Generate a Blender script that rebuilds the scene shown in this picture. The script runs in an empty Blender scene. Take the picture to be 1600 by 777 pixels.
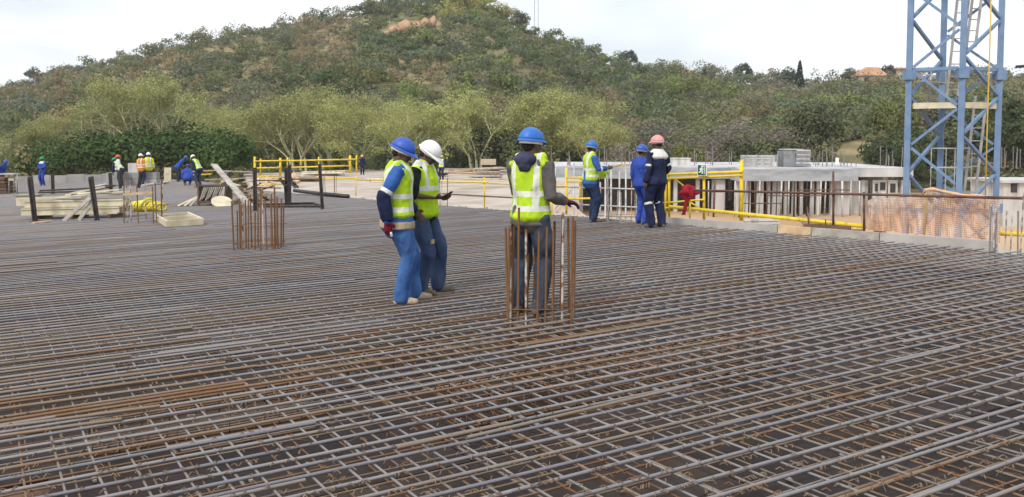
import bpy, math, random
import numpy as np
from mathutils import Vector, Matrix

# ------------------------------------------------------------------ camera, sky, sun, exposure
scene = bpy.context.scene
COL = scene.collection
F, PPX, PPY, HOR = 1320.0, 800.0, 289.0, 216.0
CAMZ = 1.77
PITCH = math.atan((PPY - HOR) / F)
cam_d = bpy.data.cameras.new("camera"); cam = bpy.data.objects.new("camera", cam_d); COL.objects.link(cam)
cam_d.sensor_fit = 'HORIZONTAL'; cam_d.sensor_width = 36.0; cam_d.lens = 36.0 * F / 1600.0
cam_d.shift_y = -(388.5 - PPY) / 1600.0
cam_d.clip_start = 0.1; cam_d.clip_end = 6000
cam.location = (0, 0, CAMZ); cam.rotation_euler = (math.pi / 2 - PITCH, 0, 0)
scene.camera = cam

SUN_EL, SUN_AZ = math.radians(50), math.radians(215)      # azimuth clockwise from +Y: behind the camera, to the left
world = bpy.data.worlds.new("World"); scene.world = world; world.use_nodes = True
wn = world.node_tree; wn.nodes.clear()
w_out = wn.nodes.new('ShaderNodeOutputWorld'); w_bg = wn.nodes.new('ShaderNodeBackground')
w_sky = wn.nodes.new('ShaderNodeTexSky'); w_sky.sky_type = 'NISHITA'; w_sky.sun_disc = False
w_sky.sun_elevation = SUN_EL; w_sky.sun_rotation = SUN_AZ; w_sky.air_density = 1.0; w_sky.dust_density = 3.0
w_tc = wn.nodes.new('ShaderNodeTexCoord'); w_map = wn.nodes.new('ShaderNodeMapping'); w_map.inputs['Scale'].default_value = (1.6, 1.6, 4.0)
w_no = wn.nodes.new('ShaderNodeTexNoise'); w_no.inputs['Scale'].default_value = 1.3; w_no.inputs['Detail'].default_value = 6; w_no.inputs['Roughness'].default_value = 0.55
w_rp = wn.nodes.new('ShaderNodeValToRGB'); w_rp.color_ramp.elements[0].position = 0.36; w_rp.color_ramp.elements[0].color = (.45, .45, .45, 1)
w_rp.color_ramp.elements[1].position = 0.60; w_rp.color_ramp.elements[1].color = (.97, .97, .97, 1)
w_mix = wn.nodes.new('ShaderNodeMix'); w_mix.data_type = 'RGBA'
w_mix.inputs[7].default_value = (7.9, 8.15, 8.5, 1)            # thin bright cloud sheet
wn.links.new(w_tc.outputs['Generated'], w_map.inputs['Vector']); wn.links.new(w_map.outputs[0], w_no.inputs['Vector'])
wn.links.new(w_no.outputs['Fac'], w_rp.inputs['Fac']); wn.links.new(w_rp.outputs['Color'], w_mix.inputs[0])
wn.links.new(w_sky.outputs[0], w_mix.inputs[6]); wn.links.new(w_mix.outputs[2], w_bg.inputs['Color'])
w_bg.inputs['Strength'].default_value = 0.1
wn.links.new(w_bg.outputs[0], w_out.inputs['Surface'])

sun_d = bpy.data.lights.new("sun", 'SUN'); sun_d.energy = 1.5; sun_d.angle = math.radians(12); sun_d.color = (1, .95, .87)
sun = bpy.data.objects.new("sun", sun_d); COL.objects.link(sun)
sdir = Vector((math.sin(SUN_AZ) * math.cos(SUN_EL), math.cos(SUN_AZ) * math.cos(SUN_EL), math.sin(SUN_EL)))
sun.rotation_euler = sdir.to_track_quat('Z', 'Y').to_euler(); sun.location = (-20, -30, 40)

scene.view_settings.view_transform = 'Standard'; scene.view_settings.look = 'None'
scene.view_settings.gamma = 1.0; scene.view_settings.exposure = 0.64; scene.view_settings.use_curve_mapping = False
scene.render.engine = 'CYCLES'
scene.cycles.max_bounces = 5; scene.cycles.diffuse_bounces = 3; scene.cycles.glossy_bounces = 2
scene.cycles.transparent_max_bounces = 8; scene.cycles.use_denoising = True

random.seed(7); rng = np.random.default_rng(7)
PI = math.pi; R = math.radians

# ------------------------------------------------------------------ where a pixel of the photograph lies in the place
_cp, _sp = math.cos(PITCH), math.sin(PITCH)
def ray(px, py):
    u, v = (px - PPX) / F, (PPY - py) / F
    return Vector((u, _cp + v * _sp, -_sp + v * _cp))
SX, SY = 0.025, -0.008                                     # the deck falls gently to the left and away
def zs(x, y): return SX * x + SY * y
def G(px, py, dz=0.0):                                     # on the deck plane
    d = ray(px, py); k = (CAMZ - dz) / (SX * d.x + SY * d.y - d.z)
    return Vector((0, 0, CAMZ)) + d * k
def at(px, py, Y):                                         # at distance Y
    d = ray(px, py); return Vector((0, 0, CAMZ)) + d * (Y / d.y)
def proj(p):
    x, y, z = p[0], p[1], p[2] - CAMZ
    f = y * _cp - z * _sp; v = y * _sp + z * _cp
    return (PPX + F * x / f, PPY - F * v / f, f)

# ------------------------------------------------------------------ object helpers
def tag(o, label=None, cat=None, group=None, kind=None):
    if label: o["label"] = label
    if cat: o["category"] = cat
    if group: o["group"] = group
    if kind: o["kind"] = kind
    return o
def thing(name, loc, label, cat, group=None, rz=0.0):
    o = bpy.data.objects.new(name, None); COL.objects.link(o)
    o.empty_display_size = .2; o.location = loc; o.rotation_euler = (0, 0, rz)
    return tag(o, label, cat, group)
def origin_of(o):
    v = Vector((0, 0, 0))
    while o is not None:
        v = v + o.location; o = o.parent
    return v
def mesh_obj(name, me, mat, parent=None, loc=None, smooth=False):
    o = bpy.data.objects.new(name, me); COL.objects.link(o)
    if mat is not None:
        for m in (mat if isinstance(mat, (list, tuple)) else [mat]): me.materials.append(m)
    if smooth: me.polygons.foreach_set("use_smooth", [True] * len(me.polygons))
    if parent is not None: o.parent = parent
    if loc is not None: o.location = loc
    return o
def np_mesh(name, V, Fq, face_attr=None, face_col=None):
    """mesh from numpy vertices and an (n,3) or (n,4) face array"""
    V = np.asarray(V, np.float32); Fq = np.asarray(Fq, np.int32); n, k = Fq.shape
    me = bpy.data.meshes.new(name)
    me.vertices.add(len(V)); me.vertices.foreach_set("co", V.ravel())
    me.loops.add(n * k); me.loops.foreach_set("vertex_index", Fq.ravel())
    me.polygons.add(n); me.polygons.foreach_set("loop_start", np.arange(0, n * k, k, dtype=np.int32))
    if face_attr is not None:
        a = me.attributes.new("rnd", 'FLOAT', 'FACE'); a.data.foreach_set("value", np.asarray(face_attr, np.float32))
    if face_col is not None:
        a = me.attributes.new("tone", 'FLOAT_COLOR', 'FACE')
        c = np.ones((n, 4), np.float32); c[:, :3] = face_col; a.data.foreach_set("color", c.ravel())
    me.update(calc_edges=True); me.validate(); return me

class MB:
    """collects solid shapes in world coordinates and links them as one mesh"""
    def __init__(s): s.v = []; s.f = []
    def _add(s, vs, fs):
        o = len(s.v); s.v += [Vector(p) for p in vs]; s.f += [tuple(i + o for i in f) for f in fs]; return s
    def box(s, c, size, rz=0.0, M=None):
        c = Vector(c); hx, hy, hz = size[0] / 2, size[1] / 2, size[2] / 2
        if M is None: M = Matrix.Rotation(rz, 3, 'Z')
        vs = [c + M @ Vector((x * hx, y * hy, z * hz)) for z in (-1, 1) for y in (-1, 1) for x in (-1, 1)]
        return s._add(vs, [(0, 2, 3, 1), (4, 5, 7, 6), (0, 1, 5, 4), (2, 6, 7, 3), (0, 4, 6, 2), (1, 3, 7, 5)])
    def bar(s, a, b, w, t, up=(0, 0, 1)):
        """rectangular bar from a to b: w across, t along up"""
        a, b = Vector(a), Vector(b); d = (b - a).normalized(); up = Vector(up)
        side = d.cross(up)
        if side.length < 1e-4: side = d.cross(Vector((0, 1, 0)))
        side.normalize(); u = side.cross(d).normalized()
        vs = [p + side * sx * w / 2 + u * sz * t / 2 for p in (a, b) for sz in (-1, 1) for sx in (-1, 1)]
        return s._add(vs, [(0, 1, 3, 2), (4, 6, 7, 5), (0, 4, 5, 1), (2, 3, 7, 6), (0, 2, 6, 4), (1, 5, 7, 3)])
    def tube(s, pts, r, n=8, closed=False):
        pts = [Vector(p) for p in pts]; m = len(pts); rs = r if isinstance(r, (list, tuple)) else [r] * m
        vs = []; fs = []; ref = None
        for i, p in enumerate(pts):
            if closed: t = pts[(i + 1) % m] - pts[i - 1]
            else: t = pts[min(i + 1, m - 1)] - pts[max(i - 1, 0)]
            t.normalize()
            if ref is None: ref = Vector((0, 0, 1)) if abs(t.z) < .9 else Vector((1, 0, 0))
            a = ref - t * ref.dot(t)
            if a.length < 1e-4: a = Vector((0, 1, 0)) - t * t.y
            a.normalize(); ref = a; b = t.cross(a)
            for k in range(n):
                q = 2 * PI * k / n; vs.append(p + (a * math.cos(q) + b * math.sin(q)) * rs[i])
        for i in range(m if closed else m - 1):
            j = (i + 1) % m
            for k in range(n): fs.append((i * n + k, i * n + (k + 1) % n, j * n + (k + 1) % n, j * n + k))
        if not closed: fs += [tuple(range(n - 1, -1, -1)), tuple((m - 1) * n + k for k in range(n))]
        return s._add(vs, fs)
    def prism(s, poly, z0, z1):
        n = len(poly); f0 = z0 if callable(z0) else (lambda x, y: z0); f1 = z1 if callable(z1) else (lambda x, y: z1)
        vs = [(p[0], p[1], f0(p[0], p[1])) for p in poly] + [(p[0], p[1], f1(p[0], p[1])) for p in poly]
        fs = [tuple(range(n - 1, -1, -1)), tuple(range(n, 2 * n))] + [(i, (i + 1) % n, n + (i + 1) % n, n + i) for i in range(n)]
        return s._add(vs, fs)
    def build(s, name, mat, parent=None, loc=None, smooth=False):
        o0 = origin_of(parent) if parent is not None else (Vector(loc) if loc is not None else Vector((0, 0, 0)))
        me = bpy.data.meshes.new(name); me.from_pydata([p - o0 for p in s.v], [], s.f); me.update()
        return mesh_obj(name, me, mat, parent, None if parent is not None else o0, smooth)
def one(name, mb, mat, loc, label, cat, group=None, smooth=False):
    return tag(mb.build(name, mat, None, loc, smooth), label, cat, group)

# ------------------------------------------------------------------ materials
def new_mat(name):
    m = bpy.data.materials.new(name); m.use_nodes = True; nt = m.node_tree
    return m, nt, nt.nodes['Principled BSDF']
def mat(name, c1, c2=None, scale=6.0, rough=.7, metal=0.0, bump=0.0, bscale=40.0, spec=.4, detail=5.0, lo=.35, hi=.65, stretch=None, rnd=0.0):
    """two colours mixed by noise, optional fine bump; rnd varies the brightness from object to object"""
    m, nt, b = new_mat(name); N, L = nt.nodes, nt.links
    b.inputs['Roughness'].default_value = rough; b.inputs['Metallic'].default_value = metal
    b.inputs['Specular IOR Level'].default_value = spec
    tc = N.new('ShaderNodeTexCoord'); mp = N.new('ShaderNodeMapping'); L.new(tc.outputs['Object'], mp.inputs['Vector'])
    if stretch: mp.inputs['Scale'].default_value = stretch
    no = N.new('ShaderNodeTexNoise'); no.inputs['Scale'].default_value = scale; no.inputs['Detail'].default_value = detail
    L.new(mp.outputs[0], no.inputs['Vector'])
    rp = N.new('ShaderNodeValToRGB'); e = rp.color_ramp.elements
    e[0].position, e[1].position = lo, hi
    e[0].color = (*c1, 1); e[1].color = (*(c2 or [min(1, c * 1.25) for c in c1]), 1)
    L.new(no.outputs['Fac'], rp.inputs['Fac']); out = rp.outputs['Color']
    if rnd:
        oi = N.new('ShaderNodeObjectInfo'); mr = N.new('ShaderNodeMapRange'); mr.inputs['To Min'].default_value = 1 - rnd; mr.inputs['To Max'].default_value = 1 + rnd
        L.new(oi.outputs['Random'], mr.inputs['Value'])
        mx = N.new('ShaderNodeVectorMath'); mx.operation = 'SCALE'; L.new(out, mx.inputs[0]); L.new(mr.outputs[0], mx.inputs['Scale']); out = mx.outputs[0]
    L.new(out, b.inputs['Base Color'])
    if bump:
        n2 = N.new('ShaderNodeTexNoise'); n2.inputs['Scale'].default_value = bscale; n2.inputs['Detail'].default_value = 4
        L.new(mp.outputs[0], n2.inputs['Vector']); bp = N.new('ShaderNodeBump'); bp.inputs['Strength'].default_value = bump; bp.inputs['Distance'].default_value = .02
        L.new(n2.outputs['Fac'], bp.inputs['Height']); L.new(bp.outputs[0], b.inputs['Normal'])
    return m
def bar_mat():
    """deformed reinforcing steel: grey mill scale, some bars rusted, ribs as fine relief"""
    m, nt, b = new_mat('reinforcing_steel'); N, L = nt.nodes, nt.links
    at_ = N.new('ShaderNodeAttribute'); at_.attribute_name = 'rnd'
    tc = N.new('ShaderNodeTexCoord'); no = N.new('ShaderNodeTexNoise'); no.inputs['Scale'].default_value = 1.1; no.inputs['Detail'].default_value = 6; no.inputs['Roughness'].default_value = .65
    L.new(tc.outputs['Object'], no.inputs['Vector'])
    ad = N.new('ShaderNodeMath'); ad.operation = 'MULTIPLY_ADD'; ad.inputs[1].default_value = .75; L.new(no.outputs['Fac'], ad.inputs[0])
    sb = N.new('ShaderNodeMath'); sb.operation = 'SUBTRACT'; sb.inputs[1].default_value = .375; L.new(at_.outputs['Fac'], sb.inputs[0]); L.new(sb.outputs[0], ad.inputs[2])
    rp = N.new('ShaderNodeValToRGB'); cr = rp.color_ramp
    cr.elements[0].position = .05; cr.elements[0].color = (.175, .17, .19, 1)
    cr.elements[1].position = 1.0; cr.elements[1].color = (.21, .095, .035, 1)
    for p, c in ((.36, (.262, .248, .245)), (.54, (.22, .188, .165)), (.70, (.225, .16, .105)), (.86, (.20, .105, .05))):
        e = cr.elements.new(p); e.color = (*c, 1)
    L.new(ad.outputs[0], rp.inputs['Fac']); L.new(rp.outputs['Color'], b.inputs['Base Color'])
    b.inputs['Roughness'].default_value = .55; b.inputs['Metallic'].default_value = .15; b.inputs['Specular IOR Level'].default_value = .45
    n2 = N.new('ShaderNodeTexNoise'); n2.inputs['Scale'].default_value = 60; n2.inputs['Detail'].default_value = 2; L.new(tc.outputs['Object'], n2.inputs['Vector'])
    bp = N.new('ShaderNodeBump'); bp.inputs['Strength'].default_value = .5; bp.inputs['Distance'].default_value = .004
    L.new(n2.outputs['Fac'], bp.inputs['Height']); L.new(bp.outputs[0], b.inputs['Normal'])
    return m
def leaf_mat(name, rough=.75, rnd=.15, trans=.25):
    """foliage: each face carries its own leaf colour"""
    m, nt, b = new_mat(name); N, L = nt.nodes, nt.links
    at_ = N.new('ShaderNodeAttribute'); at_.attribute_name = 'tone'
    oi = N.new('ShaderNodeObjectInfo'); mr = N.new('ShaderNodeMapRange'); mr.inputs['To Min'].default_value = 1 - rnd; mr.inputs['To Max'].default_value = 1 + rnd
    L.new(oi.outputs['Random'], mr.inputs['Value'])
    mx = N.new('ShaderNodeVectorMath'); mx.operation = 'SCALE'; L.new(at_.outputs['Color'], mx.inputs[0]); L.new(mr.outputs[0], mx.inputs['Scale'])
    L.new(mx.outputs[0], b.inputs['Base Color']); b.inputs['Roughness'].default_value = rough; b.inputs['Specular IOR Level'].default_value = .2
    tr = N.new('ShaderNodeBsdfTranslucent'); L.new(mx.outputs[0], tr.inputs['Color'])
    ms = N.new('ShaderNodeMixShader'); ms.inputs['Fac'].default_value = trans
    L.new(b.outputs[0], ms.inputs[1]); L.new(tr.outputs[0], ms.inputs[2]); L.new(ms.outputs[0], N['Material Output'].inputs['Surface'])
    return m

M = {}
M['bar'] = bar_mat()
M['ply'] = mat('film_faced_plywood', (.016, .010, .009), (.062, .040, .030), 1.3, .6, bump=.15, bscale=8, lo=.32, hi=.80, rnd=.4)
M['concrete'] = mat('pale_concrete', (.34, .32, .30), (.50, .48, .45), 1.5, .9, bump=.2, bscale=20)
M['slab_far'] = mat('dusty_screed', (.30, .25, .205), (.50, .43, .365), .5, .95, lo=.3, hi=.62, bump=.1, bscale=6)
M['concrete_dark'] = mat('grey_concrete', (.27, .265, .26), (.38, .37, .36), 1.2, .9, bump=.2, bscale=20)
M['cream_timber'] = mat('cream_timber', (.50, .44, .30), (.70, .64, .48), 3, .75, stretch=(1, 1, 1), rnd=.12)
M['grey_timber'] = mat('weathered_timber', (.25, .23, .20), (.42, .39, .34), 4, .85, rnd=.2)
M['brown_timber'] = mat('brown_timber', (.10, .055, .035), (.17, .10, .065), 4, .8, rnd=.2)
M['tan_timber'] = mat('tan_timber', (.42, .29, .16), (.60, .45, .28), 4, .8, rnd=.2)
M['dark_steel'] = mat('dark_painted_steel', (.025, .022, .022), (.06, .05, .045), 5, .6)
M['rust_tube'] = mat('rusty_scaffold_tube', (.085, .045, .035), (.17, .09, .06), 7, .75)
M['yellow'] = mat('yellow_paint', (.50, .32, .04), (.78, .56, .03), 6, .55, bump=.1, lo=.30, hi=.48)
M['yellow_hose'] = mat('yellow_hose', (.80, .68, .02), (.88, .78, .05), 5, .4)
M['blue_paint'] = mat('blue_crane_paint', (.13, .215, .37), (.20, .29, .43), 3.5, .6, lo=.3, hi=.7)
M['galv'] = mat('galvanised_steel', (.38, .38, .37), (.55, .54, .52), 5, .5, metal=.3)
M['white_panel'] = mat('white_wall_panel', (.30, .29, .275), (.56, .55, .53), 1.1, .85, lo=.30, hi=.52, stretch=(2.2, 2.2, .35), rnd=.12)
M['roof_white'] = mat('pale_roof_sheet', (.36, .36, .37), (.60, .60, .60), .35, .8, lo=.4, hi=.6)
M['roof_edge'] = mat('blue_grey_fascia', (.24, .255, .275), (.40, .42, .44), .8, .9, lo=.3, hi=.6, stretch=(1, 1, 3))
M['interior'] = mat('dim_interior_plaster', (.15, .125, .105), (.24, .20, .17), .5, .9)
M['dark_door'] = mat('dark_door', (.03, .028, .028), (.05, .045, .042), 3, .7)
M['red_cloth'] = mat('red_cloth', (.27, .006, .016), (.36, .014, .028), 5, .9, bump=.3)
M['green_sign'] = mat('green_sign_face', (.0, .085, .045), (.0, .10, .055), 2, .5)
M['white_print'] = mat('white_print', (.82, .82, .80), (.86, .86, .84), 2, .6)
M['grey_bale'] = mat('grey_bundle', (.17, .18, .19), (.27, .28, .29), 3, .7)
M['dark_bale'] = mat('dark_netting_bundle', (.055, .06, .05), (.15, .14, .11), 8, .9)
M['black_pipe'] = mat('black_plastic_pipe', (.018, .018, .02), (.03, .03, .032), 3, .45)
M['orange_band'] = mat('orange_net_band', (.60, .33, .19), (.72, .48, .33), 14, .9, bump=.3)
M['rock'] = mat('ochre_rock', (.36, .20, .10), (.52, .36, .24), .4, .9, bump=.4, bscale=2)
M['roof_tile'] = mat('orange_roof_tile', (.42, .22, .13), (.52, .30, .19), .5, .85)
M['tan_wall'] = mat('tan_house_wall', (.50, .40, .28), (.58, .48, .36), .5, .9)
M['rope'] = mat('yellow_rope', (.62, .42, .06), (.70, .5, .1), 5, .8)
M['bark'] = mat('pale_green_bark', (.40, .39, .22), (.55, .53, .34), 2, .8)
M['bark_dark'] = mat('grey_brown_bark', (.09, .075, .06), (.15, .13, .10), 2, .9)
M['leaf'] = leaf_mat('foliage')
M['scrub'] = leaf_mat('hillside_foliage', rnd=0.0, trans=.30)

# ------------------------------------------------------------------ noise
def vnoise(P, seed=0):
    P = np.asarray(P, np.float64); I = np.floor(P).astype(np.int64); f = P - I; f = f * f * (3 - 2 * f)
    def h(i, j, k):
        n = (i * 374761393 + j * 668265263 + k * 2147483647 + seed * 974711) & 0x7fffffff
        n = ((n ^ (n >> 13)) * 1274126177) & 0x7fffffff
        return ((n ^ (n >> 16)) & 0xffff) / 65535.0
    r = 0
    for a in (0, 1):
        for b in (0, 1):
            for c in (0, 1):
                w = (f[:, 0] if a else 1 - f[:, 0]) * (f[:, 1] if b else 1 - f[:, 1]) * (f[:, 2] if c else 1 - f[:, 2])
                r = r + w * h(I[:, 0] + a, I[:, 1] + b, I[:, 2] + c)
    return r
def fnoise(P, seed=0, oct=3):
    r = 0; a = .5; P = np.asarray(P, float)
    for o in range(oct): r = r + a * vnoise(P * 2 ** o, seed + o); a *= .5
    return r / (1 - .5 ** oct)

# ------------------------------------------------------------------ terrain: flat site and the hill behind it
GZ = -3.5
SIL = [(-900, 190), (-400, 165), (-150, 148), (0, 133), (60, 116), (130, 95), (230, 75), (330, 50), (430, 33), (520, 18), (590, 2), (640, -9), (700, -16), (755, -8),
       (800, 22), (850, 47), (900, 66), (960, 86), (1020, 99), (1090, 108), (1150, 111), (1230, 117), (1300, 117), (1400, 116), (1500, 110), (1600, 105), (1900, 105), (2600, 140)]
def _el(px, py):
    d = ray(px, py); return d.z / math.hypot(d.x, d.y)
S_AZ = np.array([math.atan2(ray(p, 216).x, ray(p, 216).y) for p, _ in SIL]); S_EL = np.array([_el(p, y) for p, y in SIL])
R_PX = [-900, 0, 400, 700, 900, 1100, 1600, 2600]; R_V = [330, 300, 280, 250, 250, 235, 225, 260]
R_AZ = np.array([math.atan((p - 800) / F) for p in R_PX])
def terrain(x, y):
    x = np.asarray(x, float); y = np.asarray(y, float)
    r = np.hypot(x, y); az = np.arctan2(x, y)
    Rr = np.interp(az, R_AZ, R_V); el = np.interp(az, S_AZ, S_EL)
    side = np.clip((1.25 - np.abs(az)) / .35, 0, 1)
    H = (CAMZ + el * Rr - 3.2 - GZ) * side
    t = np.clip((r - 98) / (Rr - 98), 0, None)
    h = np.where(t < 1, t ** 1.08, np.clip(1 - (t - 1) * .9, 0, 1)) * H
    P = np.stack([x / 14, y / 14, np.zeros_like(x)], -1)
    n = (fnoise(P.reshape(-1, 3), 3).reshape(x.shape) - .5) * np.clip(t * 4, 0, 1) * (t < 2.0)
    return GZ + h + n * 3.0
def terrain_z(x, y): return float(terrain(np.array([x]), np.array([y]))[0])
def terrain_hit(px, py):
    d = ray(px, py); o = Vector((0, 0, CAMZ)); ks = np.linspace(60, 400, 1400)
    X = d.x * ks; Y = d.y * ks; Z = CAMZ + d.z * ks; i = int(np.argmax(Z < terrain(X, Y)))
    return Vector((X[i], Y[i], float(terrain(X[i:i + 1], Y[i:i + 1])[0])))

azs = np.concatenate([np.arange(-180, -66, 6.0), np.arange(-66, 66, .6), np.arange(66, 181, 6.0)]) * PI / 180
rs_ = np.concatenate([[2, 20, 45, 70, 85, 95], np.arange(100, 330, 5.0), [345, 370, 400, 450, 550, 700, 1000, 1600, 2600, 4500]])
A_, R_ = np.meshgrid(azs, rs_, indexing='ij'); X_ = R_ * np.sin(A_); Y_ = R_ * np.cos(A_); Z_ = terrain(X_, Y_)
V = np.stack([X_, Y_, Z_], -1).reshape(-1, 3); na, nr = A_.shape
i, j = np.meshgrid(np.arange(na - 1), np.arange(nr - 1), indexing='ij'); a = (i * nr + j).ravel()
V = np.vstack([V, [[0, 0, GZ]]]); FQ = np.stack([a, a + 1, a + nr + 1, a + nr], -1)
me = np_mesh('ground', V, FQ)
def ground_mat():
    m, nt, b = new_mat('earth_and_dry_grass'); N, L = nt.nodes, nt.links
    tc = N.new('ShaderNodeTexCoord'); n1 = N.new('ShaderNodeTexNoise'); n1.inputs['Scale'].default_value = .05; n1.inputs['Detail'].default_value = 8
    L.new(tc.outputs['Object'], n1.inputs['Vector'])
    soil = N.new('ShaderNodeValToRGB'); e = soil.color_ramp.elements; e[0].position, e[1].position = .35, .68
    e[0].color = (.40, .255, .145, 1); e[1].color = (.56, .41, .27, 1); L.new(n1.outputs['Fac'], soil.inputs['Fac'])
    n2 = N.new('ShaderNodeTexNoise'); n2.inputs['Scale'].default_value = .12; n2.inputs['Detail'].default_value = 9; L.new(tc.outputs['Object'], n2.inputs['Vector'])
    veg = N.new('ShaderNodeValToRGB'); e = veg.color_ramp.elements; e[0].position, e[1].position = .38, .62
    e[0].color = (.15, .145, .07, 1); e[1].color = (.31, .25, .14, 1); L.new(n2.outputs['Fac'], veg.inputs['Fac'])
    ln = N.new('ShaderNodeVectorMath'); ln.operation = 'LENGTH'; L.new(tc.outputs['Object'], ln.inputs[0])
    mr = N.new('ShaderNodeMapRange'); mr.inputs['From Min'].default_value = 78; mr.inputs['From Max'].default_value = 96; L.new(ln.outputs['Value'], mr.inputs['Value'])
    mx = N.new('ShaderNodeMix'); mx.data_type = 'RGBA'; L.new(mr.outputs[0], mx.inputs[0]); L.new(soil.outputs['Color'], mx.inputs[6]); L.new(veg.outputs['Color'], mx.inputs[7])
    L.new(mx.outputs[2], b.inputs['Base Color']); b.inputs['Roughness'].default_value = .95; b.inputs['Specular IOR Level'].default_value = .1
    bp = N.new('ShaderNodeBump'); bp.inputs['Strength'].default_value = .4; bp.inputs['Distance'].default_value = .3; L.new(n2.outputs['Fac'], bp.inputs['Height']); L.new(bp.outputs[0], b.inputs['Normal'])
    return m
ground = mesh_obj('ground', me, ground_mat(), smooth=True); tag(ground, kind='structure')

# ------------------------------------------------------------------ the deck: plywood sheets, reinforcement in two mats
EA, EB = G(1570, 391), G(500, 305)                          # the deck's straight edge on the right
e_dir = Vector((EB.x - EA.x, EB.y - EA.y, 0)).normalized(); e_out = Vector((e_dir.y, -e_dir.x, 0))
if e_out.dot(Vector((1, 1, 0))) < 0: e_out = -e_out
def E(px, py, off=0.0):
    """point seen at pixel (px, py) on the upright plane that runs along the deck edge, off metres outside it"""
    d = ray(px, py); o = Vector((EA.x, EA.y, 0)) + e_out * off
    k = o.dot(e_out) / (d.x * e_out.x + d.y * e_out.y); return Vector((0, 0, CAMZ)) + d * k
def Edge(s, off=0.0, dz=0.0):
    p = Vector((EA.x, EA.y, 0)) + e_dir * s + e_out * off; p.z = zs(p.x, p.y) + dz; return p
D1 = R(60.7); d1 = Vector((math.sin(D1), math.cos(D1), 0)); d2 = Vector((-d1.y, d1.x, 0))
far_px = [(560, 305.5), (400, 297), (330, 285), (250, 279), (100, 286), (-150, 296)]
outline = [Edge(-9), Edge(0)] + [Edge((G(500, 305.2) - EA).dot(e_dir) * .93)] + [G(*p) for p in far_px[1:]] + [Vector((-34, 12, 0)), Vector((-20, -6, 0)), Vector((14, -6, 0))]
outline = [(p.x, p.y) for p in outline]
deck_z = lambda x, y: zs(x, y) - .30
sl = MB().prism(outline, lambda x, y: deck_z(x, y) - .14, lambda x, y: deck_z(x, y) - .022)
slab = sl.build('slab', M['brown_timber'], loc=(0, 0, 0)); tag(slab, kind='structure')

poly_st = [(Vector((x, y, 0)).dot(d1), Vector((x, y, 0)).dot(d2)) for x, y in outline]
def spans(val, axis):
    """stretches of the line t=val (axis 0, along d1) or s=val (axis 1, along d2) inside the deck outline"""
    xs = []
    n = len(poly_st)
    for k in range(n):
        a_, b_ = poly_st[k], poly_st[(k + 1) % n]
        u0, w0 = (a_[0], a_[1]) if axis == 0 else (a_[1], a_[0]); u1, w1 = (b_[0], b_[1]) if axis == 0 else (b_[1], b_[0])
        if (w0 > val) != (w1 > val): xs.append(u0 + (u1 - u0) * (val - w0) / (w1 - w0))
    xs.sort(); return list(zip(xs[::2], xs[1::2]))
def st(s, t, dz): 
    p = d1 * s + d2 * t; return Vector((p.x, p.y, zs(p.x, p.y) + dz))
def inside(s, t):
    c = False; n = len(poly_st)
    for k in range(n):
        a_, b_ = poly_st[k], poly_st[(k + 1) % n]
        if (a_[1] > t) != (b_[1] > t) and s < a_[0] + (b_[0] - a_[0]) * (t - a_[1]) / (b_[1] - a_[1]): c = not c
    return c
# plywood sheets near the camera, each its own piece
ply_me = {}
sheets = []
for it in range(-3, 26):
    for is_ in range(-14, 14):
        s0, t0 = is_ * 2.44 + (it % 2) * 1.22, it * 1.22
        if all(inside(s0 + a_ * 2.44, t0 + b_ * 1.22) for a_ in (0, 1) for b_ in (0, 1)):
            c = st(s0 + 1.22, t0 + .61, 0)
            if c.y > .5:
                q = proj(c)
                if -250 < q[0] < 1850 and c.y < 17: sheets.append((c.length, c))
sheets.sort(key=lambda q: q[0])
mm = MB().box((0, 0, 0), (2.432, 1.212, .018))
tilt = Matrix(((1, 0, 0), (0, 1, 0), (0, 0, 1)))
pm = bpy.data.meshes.new('plywood_sheet'); pm.from_pydata(mm.v, [], mm.f); pm.materials.append(M['ply'])
deck_n = Vector((-SX, -SY, 1)).normalized()
e1 = Vector((d1.x, d1.y, SX * d1.x + SY * d1.y)).normalized(); e2 = deck_n.cross(e1)
rot = Matrix((e1, e2, deck_n)).transposed().to_euler()
for _, c in sheets[:140]:
    o = bpy.data.objects.new('plywood_sheet', pm); COL.objects.link(o); o.parent = slab
    o.location = (c.x, c.y, deck_z(c.x, c.y) - .012 + random.uniform(-.002, .003)); o.rotation_euler = rot

def bar_geo(a, b, r, n, segs, sag, seed):
    """one slightly wavy bar as numpy vertices and quads"""
    rr = random.Random(seed); a = np.array(a); b = np.array(b); L = np.linalg.norm(b - a); t = (b - a) / L
    side = np.cross(t, (0, 0, 1)); side /= np.linalg.norm(side); up = np.cross(side, t)
    u = np.linspace(0, 1, segs + 1); ph = rr.uniform(0, 6.28); kx = rr.uniform(1.5, 3.2)
    off = np.sin(u * L * .55 * kx / 2 + ph) * sag; offz = -np.abs(np.sin(u * L * 1.4 + ph)) * sag * .35
    C = a + np.outer(u * L, t) + np.outer(off, side) + np.outer(offz, up)
    q = np.arange(n) * 2 * PI / n
    ring = np.outer(np.cos(q), side) + np.outer(np.sin(q), up)
    V = (C[:, None, :] + ring[None] * r).reshape(-1, 3)
    i, k = np.meshgrid(np.arange(segs), np.arange(n), indexing='ij'); i = i.ravel(); k = k.ravel(); k2 = (k + 1) % n
    Fq = np.stack([i * n + k, i * n + k2, (i + 1) * n + k2, (i + 1) * n + k], -1)
    return V, Fq
def weight(a, b):
    """about how many pixels of the photograph this bar covers"""
    w = 0; pr = None
    for u in np.linspace(0, 1, 25):
        p = a + (b - a) * u
        if p.y < 2.5: pr = None; continue
        q = proj(p)
        if pr and -20 < q[0] < 1620 and -20 < q[1] < 800: w += math.hypot(q[0] - pr[0], q[1] - pr[1]) / max(q[2], 1)
        pr = q
    return w
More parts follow.
